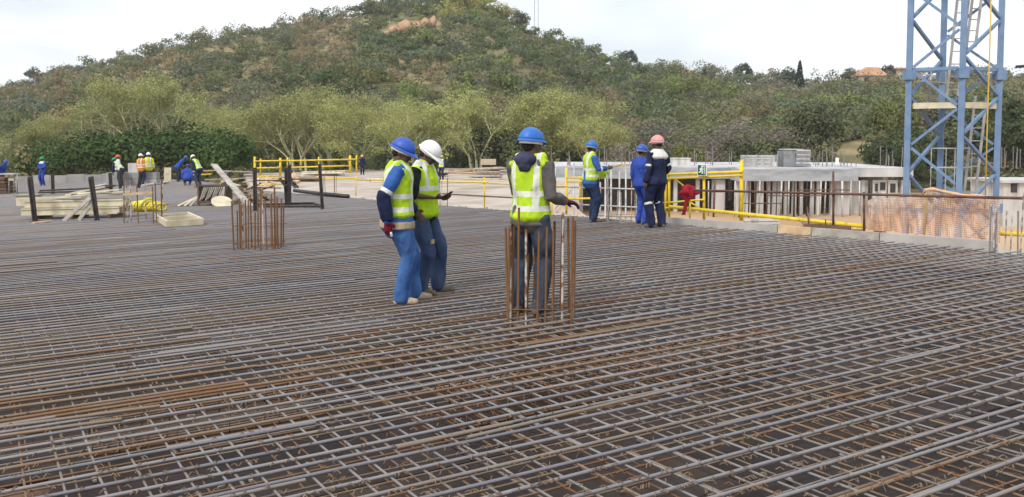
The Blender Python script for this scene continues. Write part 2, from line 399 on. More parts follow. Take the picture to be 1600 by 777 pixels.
def lay(axis, spacing_fn, lo, hi, dz, dia, seed, ymax, lap=.9, rust=lambda p, r: r, wob=.016, skew=0.0, mean=.40):
    """bars of one layer: list of (weight, a, b, radius, rnd)"""
    rr = random.Random(seed); out = []; val = lo
    while val < hi:
        val += spacing_fn(val) * rr.uniform(.86, 1.14)
        for s0, s1 in spans(val, axis):
            s0 += rr.uniform(.02, .12); s1 -= rr.uniform(.0, .14)
            p = s0 - rr.uniform(0, 9); k = 0
            while p < s1:
                q = p + rr.uniform(8.5, 12.0); x0, x1 = max(p, s0), min(q, s1)
                if x1 - x0 > .5:
                    off = (k % 2) * (dia + .002); w0 = val + off + rr.uniform(-wob, wob); w1 = val + off + rr.uniform(-wob, wob)
                    a_ = st(x0, w0, dz) if axis == 0 else st(w0 - skew * (x0 - 5), x0, dz); b_ = st(x1, w1, dz) if axis == 0 else st(w1 - skew * (x1 - 5), x1, dz)
                    mid = (a_ + b_) / 2
                    if max(a_.y, b_.y) > .3 and min(a_.y, b_.y) < ymax:
                        # keep what lies near the view
                        if weight(a_, b_) > 0 or (mid.y > 0 and abs(mid.x) < mid.y * .9 + 3):
                            out.append((weight(a_, b_), a_, b_, dia / 2, rust(mid, min(max(rr.gauss(mean, .17), .02), .86))))
                p = q - lap; k += 1
    return out
mats = []
T_LO, T_HI, S_LO, S_HI = -4.0, 62.0, -22.0, 18.0
patch_c = G(120, 600); patch_c2 = G(1000, 550)
def rusty(mid, r):
    if (mid - patch_c).length < 2.2 and random.random() < .5: return .72
    return r
top1 = lay(0, lambda v: .185, T_LO, T_HI, 0.0, .0215, 11, 200, rust=rusty, mean=.34)
top2 = lay(1, lambda v: .19, S_LO - 30, S_HI, -.018, .0145, 12, 30, skew=.055, mean=.50)
bot1 = lay(0, lambda v: .20, T_LO, 18, -.215, .013, 13, 14, mean=.78)
bot2 = lay(1, lambda v: .22, S_LO, S_HI, -.229, .013, 14, 13, skew=.05, mean=.80)
def build_mat(name, label, sets, most):
    t = thing(name, (0, 0, 0), label, 'rebar mat')
    rows = sorted([(w, a, b, r, c, nm) for nm, L in sets for (w, a, b, r, c) in L], key=lambda q: -q[0])
    rest = {}
    for k, (w, a, b, r, c, nm) in enumerate(rows):
        near = k < most
        n, sg = (7, max(3, int((b - a).length / 1.1))) if near else (4, 4)
        V, Fq = bar_geo(a, b, r, n, sg, .011, k + 17)
        if near:
            me = np_mesh(nm, V, Fq, np.full(len(Fq), c)); mesh_obj(nm, me, M['bar'], t, smooth=True)
        else: rest.setdefault('s', []).append((V, Fq, c))
    if rest:
        vs, fs, cs, o = [], [], [], 0
        for V, Fq, c in rest['s']: vs.append(V); fs.append(Fq + o); cs.append(np.full(len(Fq), c)); o += len(V)
        me = np_mesh('distant_bars', np.vstack(vs), np.vstack(fs), np.concatenate(cs))
        tag(mesh_obj('distant_bars', me, M['bar'], t, smooth=True), kind='stuff')
    return t, rows
top_mat, top_rows = build_mat('top_rebar_mat', 'wide grid of grey and rusty steel bars the workers stand on', [('main_bar', top1), ('cross_bar', top2)], 300)
bot_mat, _ = build_mat('bottom_rebar_mat', 'lower grid of thinner steel bars lying just above the dark plywood', [('main_bar', bot1), ('cross_bar', bot2)], 240)

# ------------------------------------------------------------------ small steel on the deck: chairs, stirrups, wire, loose bars
def joined_tubes(name, lines, r, parent, rnd=.8, n=4, kind='stuff', m=None):
    vs, fs, cs, o = [], [], [], 0
    for pts in lines:
        for a, b in zip(pts[:-1], pts[1:]):
            V, Fq = bar_geo(a, b, r, n, 1, 0, 1); vs.append(V); fs.append(Fq + o); cs.append(np.full(len(Fq), rnd + random.uniform(-.15, .15))); o += len(V)
    ob = mesh_obj(name, np_mesh(name, np.vstack(vs), np.vstack(fs), np.concatenate(cs)), m or M['bar'], parent, smooth=True)
    if kind: tag(ob, kind=kind)
    return ob
lines = []
for k in range(330):                                         # bar chairs that hold the upper mat above the lower one
    px = random.uniform(-40, 1640); py = 777 - 330 * random.random() ** 1.3; c = G(px, py)
    s_, t_ = round(c.dot(d1) / .2) * .2, round(c.dot(d2) / .2) * .2
    h = random.uniform(-.01, .03)
    lines.append([st(s_, t_, -.29), st(s_, t_, h)])
    if k % 2: lines.append([st(s_ + .13, t_, -.29), st(s_ + .13, t_, -.03)])
joined_tubes('bar_chairs', lines, .005, top_mat, .30)
lines = []
for k in range(110):                                         # ends of tie wire
    px = random.uniform(-40, 1640); py = 777 - 320 * random.random() ** 1.4; c = G(px, py)
    a = Vector((c.x, c.y, zs(c.x, c.y) + .012)); b = a + Vector((random.uniform(-.09, .09), random.uniform(-.07, .07), random.uniform(-.03, .035))); d = b + Vector((random.uniform(-.05, .05), random.uniform(-.05, .05), random.uniform(-.03, .01)))
    lines.append([a, b, d])
joined_tubes('tie_wires', lines, .0020, top_mat, .72, 3)
lines = []
for k in range(1100):                                        # twisted wire knots where bars cross
    px = random.uniform(-40, 1640); py = 777 - 300 * random.random() ** 1.3; c = G(px, py); s_, t_ = c.dot(d1), round(c.dot(d2) / .105) * .105
    an = random.choice((.8, -.8)) + random.uniform(-.2, .2); a = st(s_ - .022 * math.cos(an), t_ - .022 * math.sin(an), .004); b = st(s_ + .022 * math.cos(an), t_ + .022 * math.sin(an), .004); m_ = (a + b) / 2 + Vector((0, 0, .014))
    lines.append([a, m_, b])
joined_tubes('wire_knots', lines, .0035, top_mat, .8, 3)
mb = MB()
for k in range(70):                                         # scraps of timber and stone on the plywood
    px = random.uniform(-40, 1640); py = 777 - 260 * random.random() ** 1.2; c = G(px, py, -.30); z_ = random.uniform(.006, .022); mb.box(c + Vector((0, 0, .012)), (z_ * random.uniform(1, 4), z_, .015), random.uniform(0, 3))
tag(mb.build('scraps', M['grey_timber'], loc=(0, 0, 0)), 'small pale scraps lying on the plywood under the mats', 'scraps', kind='stuff')

def loose_bar(px0, py0, px1, py1, dz, r, rnd, parent):
    a, b = G(px0, py0, dz), G(px1, py1, dz); V, Fq = bar_geo(a, b, r, 7, 8, .008, int(px0 * 7 + py0))
    return mesh_obj('rusty_bar', np_mesh('rusty_bar', V, Fq, np.full(len(Fq), rnd)), M['bar'], parent, smooth=True)
for x0, y0, x1, y1, rn in ((-60, 576, 330, 527, .80), (-60, 590, 205, 556, .78), (-60, 604, 180, 572, .86), (-60, 622, 352, 566, .74), (-60, 634, 402, 572, .80),
                           (-60, 648, 300, 597, .76), (-60, 668, 382, 598, .92), (-60, 676, 250, 634, .72), (-60, 690, 190, 655, .80),
                           (80, 536, 300, 512, .78), (-60, 424, 130, 409, .66), (-60, 430, 160, 412, .66), (-60, 434, 120, 418, .66), (-60, 419, 90, 408, .66),
                           (730, 684, 1080, 602, .72), (810, 540, 1120, 489, .80), (620, 700, 800, 660, .78)):
    loose_bar(x0, y0, x1, y1, .020, .0115, rn - .08, top_mat)

def loop_geo(pts, r, n=5):
    mb = MB().tube(pts, r, n, closed=True); return np.array([tuple(v) for v in mb.v]), np.array(mb.f)
def cage(loc_s, loc_t, length, axis, width, n, label, rnd):
    """beam cage inside the slab: longitudinal bars and closed stirrups"""
    base = st(loc_s, loc_t, -.28); t = thing('beam_cage', base, label, 'rebar cage')
    T = np.array(base)
    def P(u, w, z): return st(loc_s + u, loc_t + w, z) if axis == 0 else st(loc_s + w, loc_t + u, z)
    for k in range(n):
        u = -length / 2 + length * k / (n - 1) + random.uniform(-.012, .012)
        z1 = -.052
        pts = [P(u, -width / 2, -.25), P(u, width / 2, -.25), P(u, width / 2, z1), P(u, -width / 2, z1), P(u, -width / 2, -.25)]
        V, Fq = loop_geo(pts[:-1], .006); mesh_obj('stirrup', np_mesh('stirrup', V - T, Fq, np.full(len(Fq), rnd + random.uniform(-.1, .1))), M['bar'], t, smooth=True)
    for w in (-width / 2 + .02, 0, width / 2 - .02):
        for z in (-.245, -.062):
            V, Fq = bar_geo(P(-length / 2, w, z), P(length / 2, w, z), .01, 6, 4, .004, 5)
            mesh_obj('long_bar', np_mesh('long_bar', V - T, Fq, np.full(len(Fq), rnd)), M['bar'], t, smooth=True)
c = G(990, 552); cage(c.dot(d1), c.dot(d2), 3.4, 0, .55, 30, 'rusty cage of close stirrups inside the mat right of the standing column bars', .93)
c = G(620, 545); cage(c.dot(d1), c.dot(d2), 1.9, 0, .5, 14, 'rusty cage of stirrups inside the mat below the pair reading a phone', .82)
c = G(330, 615); cage(c.dot(d1), c.dot(d2), 1.6, 0, .4, 10, 'small rusty cage of stirrups under the close brown bars at left', .85)

# ------------------------------------------------------------------ column starter bars
def starters(px0, px1, base_y, tops, label, n_ties, rnd=.82, white=.3, dia=.022, depth=None, seed=0, missing=()):
    rr = random.Random(seed); a, b = G(px0, base_y), G(px1, base_y)
    w = b - a; bx = Vector((w.x, w.y, 0)).normalized(); by = Vector((-bx.y, bx.x, 0)); width = w.length; depth = depth or width
    c = (a + b) / 2; t = thing('column_starter_bars', c, label, 'rebar'); n = len(tops)
    pos = []
    k = max(2, (n + 2) // 3)
    for q in range(n):
        if q < k: u, v = q / (k - 1), 0
        elif q < 2 * k - 1: u, v = (q - k + .5) / (k - 1), 1
        else: u, v = (0 if q % 2 else 1), ((q - 2 * k + 1) // 2 + 1) / ((n - 2 * k + 1) // 2 + 2)
        pos.append((u, v))
    for (u, v), top in zip(pos, tops):
        p = a + bx * (u * width) + by * (v * depth) + Vector((rr.uniform(-.012, .012), rr.uniform(-.012, .012), 0)); p.z = zs(p.x, p.y) - .28
        h = (base_y - top) / (F / p.y) * rr.uniform(.97, 1.0)
        q_ = Vector((p.x + rr.uniform(-.03, .03), p.y + rr.uniform(-.03, .03), zs(p.x, p.y) + h))
        V, Fq = bar_geo(p, q_, dia / 2, 6, 8, .004, rr.randint(0, 999)); V = V - np.array(c)
        col = np.full(len(Fq), rnd + rr.uniform(-.08, .1))
        if rr.random() < white:                              # cement splashed on the lower half
            ob = mesh_obj('starter_bar', np_mesh('starter_bar', V, Fq, col), M['bar_cement'], t, smooth=True)
        else: ob = mesh_obj('starter_bar', np_mesh('starter_bar', V, Fq, col), M['bar'], t, smooth=True)
    for i in range(n_ties):
        z = .12 + i * .3 + rr.uniform(-.04, .04)
        pts = [a + bx * (u * width) + by * (v * depth) for u, v in ((-.03, -.03), (1.03, -.03), (1.03, 1.03), (-.03, 1.03), (-.03, -.03))]
        V, Fq = loop_geo([Vector((p.x, p.y, zs(p.x, p.y) + z)) for p in pts[:-1]], .005)
        mesh_obj('tie', np_mesh('tie', V - np.array(c), Fq, np.full(len(Fq), rnd)), M['bar'], t, smooth=True)
    return t
def bar_cement_mat():
    m = M['bar'].copy(); m.name = 'cement_splashed_steel'; nt = m.node_tree; N, L = nt.nodes, nt.links; b = N['Principled BSDF']
    src = b.inputs['Base Color'].links[0].from_socket
    no = N.new('ShaderNodeTexNoise'); no.inputs['Scale'].default_value = 9; no.inputs['Detail'].default_value = 4
    tc = N.new('ShaderNodeTexCoord'); L.new(tc.outputs['Object'], no.inputs['Vector'])
    rp = N.new('ShaderNodeValToRGB'); rp.color_ramp.elements[0].position = .42; rp.color_ramp.elements[1].position = .56
    L.new(no.outputs['Fac'], rp.inputs['Fac']); mx = N.new('ShaderNodeMix'); mx.data_type = 'RGBA'
    L.new(rp.outputs['Color'], mx.inputs[0]); L.new(src, mx.inputs[6]); mx.inputs[7].default_value = (.58, .55, .50, 1); L.new(mx.outputs[2], b.inputs['Base Color'])
    return m
M['bar_cement'] = bar_cement_mat()
starters(795, 893, 500, [352, 318, 356, 358, 350, 356, 327, 334, 350, 352, 350, 336, 352, 345, 350, 354, 340, 350, 352, 356, 348, 352, 350], 'rusty upright column bars in front of the man in the grey hoodie', 1, seed=3, depth=.42, white=.2, rnd=.93, dia=.025)
starters(367, 427, 391, [312, 318, 312, 330, 293, 310, 309, 309, 310, 300, 308, 312, 322, 330, 290, 312, 310, 308, 312, 315], 'rusty upright column bars on the deck left of the two men with the phone', 2, seed=4, depth=.5, white=.15, rnd=.95, dia=.03)
starters(193, 240, 349, [275, 285, 290, 285, 282, 290, 285, 282, 280], 'rusty upright column bars tied with a plank beside the coil of yellow hose', 2, seed=5, depth=.6, white=.25, rnd=.9, dia=.032)
starters(1555, 1600, 394, [330, 335, 328, 320, 335, 318, 300, 325, 332], 'pale upright column bars at the right end of the deck edge by the crane mast', 0, seed=6, depth=.5, white=.6, rnd=.5)
starters(948, 993, 347, [262, 300, 258, 300, 265, 270, 256, 280], 'pale upright column bars between the man in the lime vest and the man in blue', 1, seed=8, depth=.5, white=.7, rnd=.5)
starters(505, 522, 306, [271, 274, 276, 272, 275], 'rusty upright column bars behind the black pipe on the deck', 0, seed=9, depth=.4, white=0)
starters(688, 699, 323, [275, 280, 277, 282], 'thin upright bars just right of the phone', 0, seed=10, depth=.25, white=.3)

# ------------------------------------------------------------------ hillside scrub (one mass) and the trees one can pick out
def leaf_quads(C, Nrm, size, seed):
    """diamond leaves at C facing Nrm"""
    g = np.random.default_rng(seed); n = len(C)
    Nrm = Nrm / (np.linalg.norm(Nrm, axis=1, keepdims=True) + 1e-9)
    a = g.normal(size=(n, 3)); a -= Nrm * (a * Nrm).sum(1, keepdims=True); a /= np.linalg.norm(a, axis=1, keepdims=True) + 1e-9
    b = np.cross(Nrm, a); s = size[:, None] if np.ndim(size) else size
    V = np.stack([C + a * s, C + b * s * .62, C - a * s, C - b * s * .62], 1).reshape(-1, 3)
    return V, np.arange(n * 4).reshape(-1, 4)
def leaf_tris(C, Nrm, size, g):
    n = len(C); Nrm = Nrm / (np.linalg.norm(Nrm, axis=1, keepdims=True) + 1e-9)
    a = g.normal(size=(n, 3)); a -= Nrm * (a * Nrm).sum(1, keepdims=True); a /= np.linalg.norm(a, axis=1, keepdims=True) + 1e-9
    b = np.cross(Nrm, a); s = size[:, None]
    return np.stack([C + a * s, C - a * s * .5 + b * s * .8, C - a * s * .5 - b * s * .8], 1).reshape(-1, 3), np.arange(n * 3).reshape(-1, 3)
def bush_points(c, rx, rz, lobes, per, g, flat=.0):
    """points and outward directions on a cluster of lobes"""
    ang = g.uniform(0, 2 * PI, lobes); rad = np.sqrt(g.uniform(0, 1, lobes)) * rx * .72
    lc = np.stack([np.cos(ang) * rad, np.sin(ang) * rad, rz * (.45 + .5 * g.uniform(0, 1, lobes) * (1 - (rad / rx) ** 2))], -1)
    lr = rx * g.uniform(.28, .5, lobes)
    d = g.normal(size=(lobes, per, 3)); d[..., 2] = np.abs(d[..., 2]) * (1 - flat) - .25; d /= np.linalg.norm(d, axis=-1, keepdims=True)
    P = lc[:, None] + d * (lr[:, None] * g.uniform(.7, 1.08, (lobes, per)))[..., None] * np.array([1, 1, rz / rx * .85])
    return P.reshape(-1, 3) + c, d.reshape(-1, 3), np.repeat(np.arange(lobes), per)

SPECIES = {'dark': (.050, .070, .034), 'olive': (.105, .105, .042), 'bright': (.105, .135, .035), 'grey': (.125, .115, .085), 'rust': (.170, .120, .072), 'yellow': (.20, .185, .045), 'mid': (.075, .092, .040), 'bluish': (.075, .090, .070)}
SP_N = list(SPECIES); SP_C = np.array([SPECIES[k] for k in SP_N]); SP_C = (SP_C * .88 + SP_C.mean(1, keepdims=True) * np.array([1.05, 1.0, .92]) * .12) * 1.25
g = np.random.default_rng(21)
NB = 8200
az = g.uniform(-.80, .80, NB); tt = np.where(g.random(NB) < .10, g.uniform(.95, 1.03, NB), g.uniform(-.02, 1.0, NB) ** 1.0)
Rr = np.interp(az, R_AZ, R_V); rr_ = 98 + tt * (Rr - 98); bx = rr_ * np.sin(az); by = rr_ * np.cos(az); bz = terrain(bx, by)
pxs = 800 + F * np.tan(az)
n1 = fnoise(np.stack([bx / 24, by / 24, bx * 0], -1), 5); n2 = fnoise(np.stack([bx / 9, by / 9, bx * 0], -1), 15); n3 = g.uniform(0, 1, NB)
sp = np.zeros(NB, int); n4 = fnoise(np.stack([bx / 15 + 40, by / 19, bx * 0], -1), 33)
for k in range(NB):
    p, t, a, b = pxs[k], tt[k], n1[k], n2[k] * .5 + n3[k] * .5
    if 690 < p < 800 and t > .75: w = dict(yellow=5, bright=3, dark=2, mid=2)
    elif p < 560 and t > .45: w = dict(rust=4.5 * (a > .42) + 1.5, grey=3, mid=3, dark=2, olive=2, bluish=2)
    elif p < 560: w = dict(olive=3, mid=4, dark=3, rust=2 * (a > .5) + .6, grey=2, bluish=1.5)
    elif p < 1050: w = dict(dark=4, mid=4, bluish=3, bright=3 * (a > .5) + .4, olive=2, grey=1.6, rust=.5)
    else: w = dict(grey=3 * (a > .45) + 1.4, rust=.8, olive=3.4, mid=3.4, dark=2, bluish=1.5, bright=1.3 * (b > .5) + .3)
    ks = list(w); ws = np.cumsum([w[q] for q in ks]); v_ = min(max((n4[k] - .30) / .40, 0), .999); v_ = v_ if n3[k] > .35 else n3[k] / .35; sp[k] = SP_N.index(ks[int(np.searchsorted(ws, v_ * .999 * ws[-1]))])
clear = (np.abs(pxs - 1345) < 58) & (tt < .30) & (tt < .30 - np.abs(pxs - 1345) / 400)               # the dry grass clearing
rock_at = terrain_hit(645, 52); near_rock = np.hypot(bx - rock_at.x, by - rock_at.y) < 9
keep = ~clear & ~(near_rock & (g.random(NB) < .9))
vs, fs, cs, o = [], [], [], 0
for k in np.nonzero(keep)[0]:
    big = g.random() < .16; rx = g.uniform(1.2, 2.6) if not big else g.uniform(2.6, 4.2); rz = rx * (g.uniform(.8, 1.4) if not big else g.uniform(1.0, 1.5))
    grey = SP_N[sp[k]] in ('grey',)
    lobes = int(g.integers(3, 7)); per = (44 if big else 28) if not grey else 26
    P, D, li = bush_points(np.array([bx[k], by[k], bz[k] - .3]), rx, rz, lobes, per, g)
    D = D + g.normal(size=D.shape) * (.22 if not grey else .7)
    Vq, Fq = leaf_tris(P, D, g.uniform(.16, .31, len(P)) * (1.25 if big else 1.0) * (1.0 if not grey else .75) * (.8 if tt[k] < .25 else 1), g)
    base = (SP_C[sp[k]] * .72 + np.array((.138, .150, .056)) * .28) * 1.55 * g.uniform(.86, 1.14) * np.array([g.uniform(.92, 1.08), 1, g.uniform(.9, 1.1)])
    tone = base * (g.uniform(.9, 1.1, lobes)[li])[:, None] * g.uniform(.92, 1.08, (len(P), 1))
    vs.append(Vq); fs.append(Fq + o); cs.append(tone); o += len(Vq)
scrub = mesh_obj('hillside_scrub', np_mesh('hillside_scrub', np.vstack(vs), np.vstack(fs), None, np.vstack(cs)), M['scrub'])
tag(scrub, 'mixed green, olive and rust-brown scrub covering the hill', 'scrub', kind='stuff')

def branch_mesh(segs, n=5):
    vs, fs, o = [], [], 0
    for a, b, ra, rb in segs:
        t = b - a; L = np.linalg.norm(t); t = t / L; ref = np.array([0, 0, 1.]) if abs(t[2]) < .9 else np.array([1., 0, 0])
        u = np.cross(t, ref); u /= np.linalg.norm(u); w = np.cross(t, u); q = np.arange(n) * 2 * PI / n
        ring = np.outer(np.cos(q), u) + np.outer(np.sin(q), w)
        vs += [a + ring * ra, b + ring * rb]; k = np.arange(n)
        fs.append(np.stack([k, (k + 1) % n, n + (k + 1) % n, n + k], -1) + o); o += 2 * n
    return np.vstack(vs), np.vstack(fs)
def fever_proto(seed, H, spread, leaf_cols, dens=1.0, leafsz=(.05, .115)):
    """open vase-shaped thorn tree: several pale stems forking into fine twigs with thin foliage"""
    g = np.random.default_rng(seed); segs = []; tips = []
    def grow(p, d, L, r, lvl):
        steps = 2
        for _ in range(steps):
            d = d + g.normal(size=3) * .13 + np.array([0, 0, .05]); d = d / np.linalg.norm(d)
            q = p + d * L / steps; r2 = r * .86; segs.append((p, q, r, r2)); p, r = q, r2
            if lvl >= 1: tips.append((p.copy(), d.copy()))
        if lvl >= 5 or r < .008: return
        for k in range(2 if g.random() < .5 else 3):
            e = g.normal(size=3); e -= d * (e @ d); e /= np.linalg.norm(e)
            an = g.uniform(.32, .75) * (1 + .12 * lvl); nd = d * math.cos(an) + e * math.sin(an) * np.array([spread, spread, .8])
            grow(p, nd / np.linalg.norm(nd), L * g.uniform(.62, .86), r * g.uniform(.55, .72), lvl + 1)
    for k in range(int(g.integers(2, 5))):
        an = g.uniform(0, 2 * PI); lean = g.uniform(.10, .38)
        grow(np.array([g.normal() * .2, g.normal() * .2, -.2]), np.array([math.cos(an) * lean, math.sin(an) * lean, 1.]), H * .20, H * .019, 0)
    top = max(t[0][2] for t in tips); k = H / top
    segs = [(a * k, b * k, ra, rb) for a, b, ra, rb in segs]; P = np.array([t[0] for t in tips]) * k
    per = max(2, int(11000 * dens / len(P)))
    C = np.repeat(P, per, 0) + g.normal(size=(len(P) * per, 3)) * np.array([.34, .34, .20]) * H / 9
    C = C[C[:, 2] > H * .12]
    D = g.normal(size=C.shape) + np.array([0, 0, .9]); 
    tip_tone = np.repeat(g.uniform(.75, 1.25, len(P)), per)[:len(C)]
    Vq, Fq = leaf_quads(C, D, g.uniform(*leafsz, len(C)), seed)
    ci = g.integers(0, len(leaf_cols), len(C)); tone = np.array(leaf_cols)[ci] * tip_tone[:, None]
    bv, bf = branch_mesh(segs); return np_mesh('trunk', bv, bf), np_mesh('crown', Vq, Fq, None, tone)
def dense_proto(seed, rx, rz, col, lobes=16, per=260, sz=(.10, .22), trunk_h=1.2):
    g = np.random.default_rng(seed); P, D, li = bush_points(np.array([0, 0, trunk_h * .4]), rx, rz, lobes, per, g)
    D = D + g.normal(size=D.shape) * .45; Vq, Fq = leaf_quads(P, D, g.uniform(*sz, len(P)), seed)
    tone = np.array(col) * g.uniform(.7, 1.35, lobes)[li][:, None] * g.uniform(.8, 1.2, (len(P), 1))
    segs = [(np.array([0, 0, -.3]), np.array([.1, 0, trunk_h]), .16, .12)]
    for k in range(7):
        an = g.uniform(0, 2 * PI); q = np.array([math.cos(an) * rx * .55, math.sin(an) * rx * .55, rz * g.uniform(.6, 1.0)]); m_ = np.array([.1, 0, trunk_h]) * .5 + q * .5 + g.normal(size=3) * .15
        segs += [(np.array([.1, 0, trunk_h * .8]), m_, .09, .055), (m_, q, .055, .02)]
    bv, bf = branch_mesh(segs); return np_mesh('trunk', bv, bf), np_mesh('crown', Vq, Fq, None, tone)
def plant(name, proto, px, top_y, Y, Hp, label, group, bark, wscale=1.0, rz=None, x_off=0):
    """a tree whose top shows at (px, top_y) and which stands at distance Y; proto height Hp"""
    p = at(px, top_y, Y); zb = terrain_z(p.x, p.y); k = (p.z - zb) / Hp
    t = thing(name, (p.x, p.y, zb), label, 'tree' if 'tree' in name else 'bush', group, random.uniform(0, 6.28) if rz is None else rz)
    t.scale = (k * wscale, k * wscale, k)
    for nm, me, m in (('trunk', proto[0], bark), ('crown', proto[1], M['leaf'])):
        if not me.materials: me.materials.append(m)
        o = bpy.data.objects.new(nm, me); COL.objects.link(o); o.parent = t
    return t
FC = [(.385, .395, .15), (.34, .36, .135), (.42, .41, .18), (.28, .31, .115)]
fprotos = [fever_proto(100 + k, 9.0, s, FC, d) for k, (s, d) in enumerate(((1.1, 1.0), (1.3, 1.0), (.9, 1.1), (1.2, .9), (1.0, 1.0)))]
ftrees = [(-30, 205, 88), (40, 196, 92), (100, 178, 96), (160, 150, 104), (212, 112, 100), (262, 118, 108), (310, 160, 104), (370, 172, 98), (420, 158, 104), (462, 150, 92), (512, 136, 96), (562, 148, 90),
          (612, 152, 102), (652, 160, 92), (700, 155, 100), (745, 142, 92), (795, 146, 98), (842, 136, 94), (885, 132, 104), (918, 176, 92), (965, 200, 100)]
ords = ['leftmost, cut by the photo edge', 'second from the left', 'third from the left', 'fourth from the left', 'the tallest, fifth from the left with pale limbs', 'sixth from the left, behind the tallest', 'seventh from the left', 'eighth from the left', 'ninth from the left',
        'tenth from the left, above the yellow guardrail', 'eleventh from the left, above the yellow guardrail', 'twelfth from the left, left of the blue helmet', 'thirteenth from the left, above the blue helmet', 'fourteenth from the left, above the white helmet', 'fifteenth from the left, right of the white helmet',
        'sixteenth from the left', 'seventeenth from the left, left of the hooded man', 'eighteenth from the left, above the hooded man', 'nineteenth from the left', 'twentieth from the left, by the lime vest man', 'rightmost, low behind the man in blue']
for k, ((px, ty, Y), od) in enumerate(zip(ftrees, ords)):
    plant('thorn_tree', fprotos[k % 5], px, ty, Y, 9.0, 'yellow-green thorn tree below the hill, ' + od, 'yellow-green thorn trees in a row below the hill', M['bark'], .95 + .25 * random.random())
dproto = [dense_proto(200 + k, 3.4, 4.6, (.062, .105, .028), 20, 300) for k in range(2)]
for (px, ty, Y, ws), od in zip(((60, 232, 84, 1.0), (118, 219, 80, 1.15), (178, 213, 82, 1.2), (240, 207, 80, 1.2), (300, 205, 82, 1.15), (352, 213, 80, 1.0)),
                               ('leftmost of its row, behind the worker in the green helmet', 'second of its row from the left', 'third of its row, behind the stooping pair', 'fourth of its row, behind the men in orange and yellow', 'fifth of its row, behind the man in the blue helmet', 'rightmost of its row, above the leaning plank')):
    plant('dark_bush', dproto[int(px / 60) % 2], px, ty, Y, 5.3, 'dense dark green bush, ' + od, 'dark green bushes at the far left', M['bark_dark'], ws)
rp = [dense_proto(220, 2.6, 4.4, (.15, .165, .055), 14, 300), dense_proto(221, 3.2, 4.2, (.085, .108, .045), 16, 320), dense_proto(222, 2.8, 4.4, (.125, .14, .065), 14, 300), dense_proto(223, 3.0, 4.0, (.21, .185, .15), 14, 150, (.05, .12))]
for nm, pi_, px, ty, Y, ws, lb in (
        ('round_tree', 0, 1073, 228, 84, .7, 'small round olive tree above the green exit sign'),
        ('round_tree', 2, 1190, 222, 92, 1.5, 'low wide olive tree behind the pale stack of panels'),
        ('round_tree', 2, 1272, 172, 104, 1.0, 'tall green tree rising left of the dry grass clearing'),
        ('round_tree', 0, 1398, 158, 108, .75, 'bright green tree seen through the left of the crane mast'),
        ('round_tree', 1, 1392, 214, 88, .95, 'dark spreading tree low beside the left leg of the crane mast'),
        ('round_tree', 1, 1408, 232, 82, .8, 'dark low bushy tree right of the dry grass clearing'),
        ('round_tree', 1, 1440, 208, 92, 1.1, 'dark tree behind the lower crane mast braces'),
        ('round_tree', 2, 1490, 170, 118, 1.2, 'green tree behind the middle of the crane mast'),
        ('round_tree', 1, 1582, 160, 92, 1.0, 'dark green tree right of the crane mast at the photo edge'),
        ('round_tree', 1, 1630, 175, 84, 1.1, 'dark green tree cut by the right photo edge'),
        ('round_tree', 2, 880, 106, 200, .8, 'pale green umbrella-shaped tree up the right flank of the hill'),
        ('round_tree', 2, 780, 208, 94, 1.0, 'grey-green low tree behind the hooded man'),
        ('bare_tree', 3, 1010, 190, 98, 1.2, 'grey leafless tree behind the pink helmet'),
        ('bare_tree', 3, 1052, 198, 104, 1.2, 'grey leafless tree above the small round olive tree'),
        ('bare_tree', 3, 1110, 205, 92, 1.4, 'grey-brown leafless tree right of the small round olive tree'),
        ('bare_tree', 3, 1150, 190, 104, 1.4, 'grey-brown leafless tree above the pale stack of panels'),
        ('bare_tree', 3, 1228, 200, 96, 1.0, 'grey leafless tree above the dark stack of panels'),
        ('bare_tree', 3, 970, 226, 84, 1.0, 'low grey leafless tree between the vest man and the man in blue'),
        ('bare_tree', 3, 1455, 150, 120, 1.1, 'grey leafless tree behind the crane mast platform')):
    plant(nm, rp[pi_], px, ty, Y, 4.9, lb, None, M['bark_dark'], ws)
# trees on the skyline
sky_p = [dense_proto(230, 2.4, 3.6, (.10, .115, .075), 10, 150, (.12, .28)), dense_proto(231, 2.0, 4.2, (.11, .125, .085), 8, 150, (.12, .28))]
for k, (px, ty, lb) in enumerate(((60, 104, 'dark round tree on the skyline at the far left of the hill'), (812, 20, 'dark tree on the skyline just right of the summit'),
                                  (1108, 98, 'dark tree on the skyline of the right slope'), (1160, 100, 'small dark tree on the skyline left of the cypress'), (1228, 104, 'round tree on the skyline beside the cypress'), (1385, 104, 'dark tree on the skyline right of the orange roof'),
                                  (1335, 106, 'round tree on the skyline left of the orange roof'), (980, 80, 'small tree on the skyline midway down the right slope'))):
    az_ = math.atan((px - 800) / F); Y = float(np.interp(az_, R_AZ, R_V)) * math.cos(az_) - 3
    plant('skyline_tree', sky_p[k % 2], px, ty + 3, Y, 4.6, lb, None, M['bark_dark'], 1.35)
cy = np.random.default_rng(5); zc = cy.uniform(0, 1, 1600); an = cy.uniform(0, 2 * PI, 1600); rc = (1 - zc) ** .7 * .16 * cy.uniform(.8, 1.1, 1600) + .01
C = np.stack([np.cos(an) * rc, np.sin(an) * rc, .06 + zc * .94], -1) * 5.2; D = np.stack([np.cos(an), np.sin(an), .6 + 0 * an], -1) + cy.normal(size=(1600, 3)) * .4
Vq, Fq = leaf_quads(C, D, cy.uniform(.08, .2, 1600), 3); bv, bf = branch_mesh([(np.array([0, 0, -.3]), np.array([0, 0, 2.]), .12, .06)])
plant('cypress_tree', (np_mesh('trunk', bv, bf), np_mesh('crown', Vq, Fq, None, np.array((.03, .042, .024)) * cy.uniform(.7, 1.3, (1600, 1)))), 1250, 95, 215, 5.2, 'slim dark cypress standing up on the skyline', None, M['bark_dark'], 1.0)

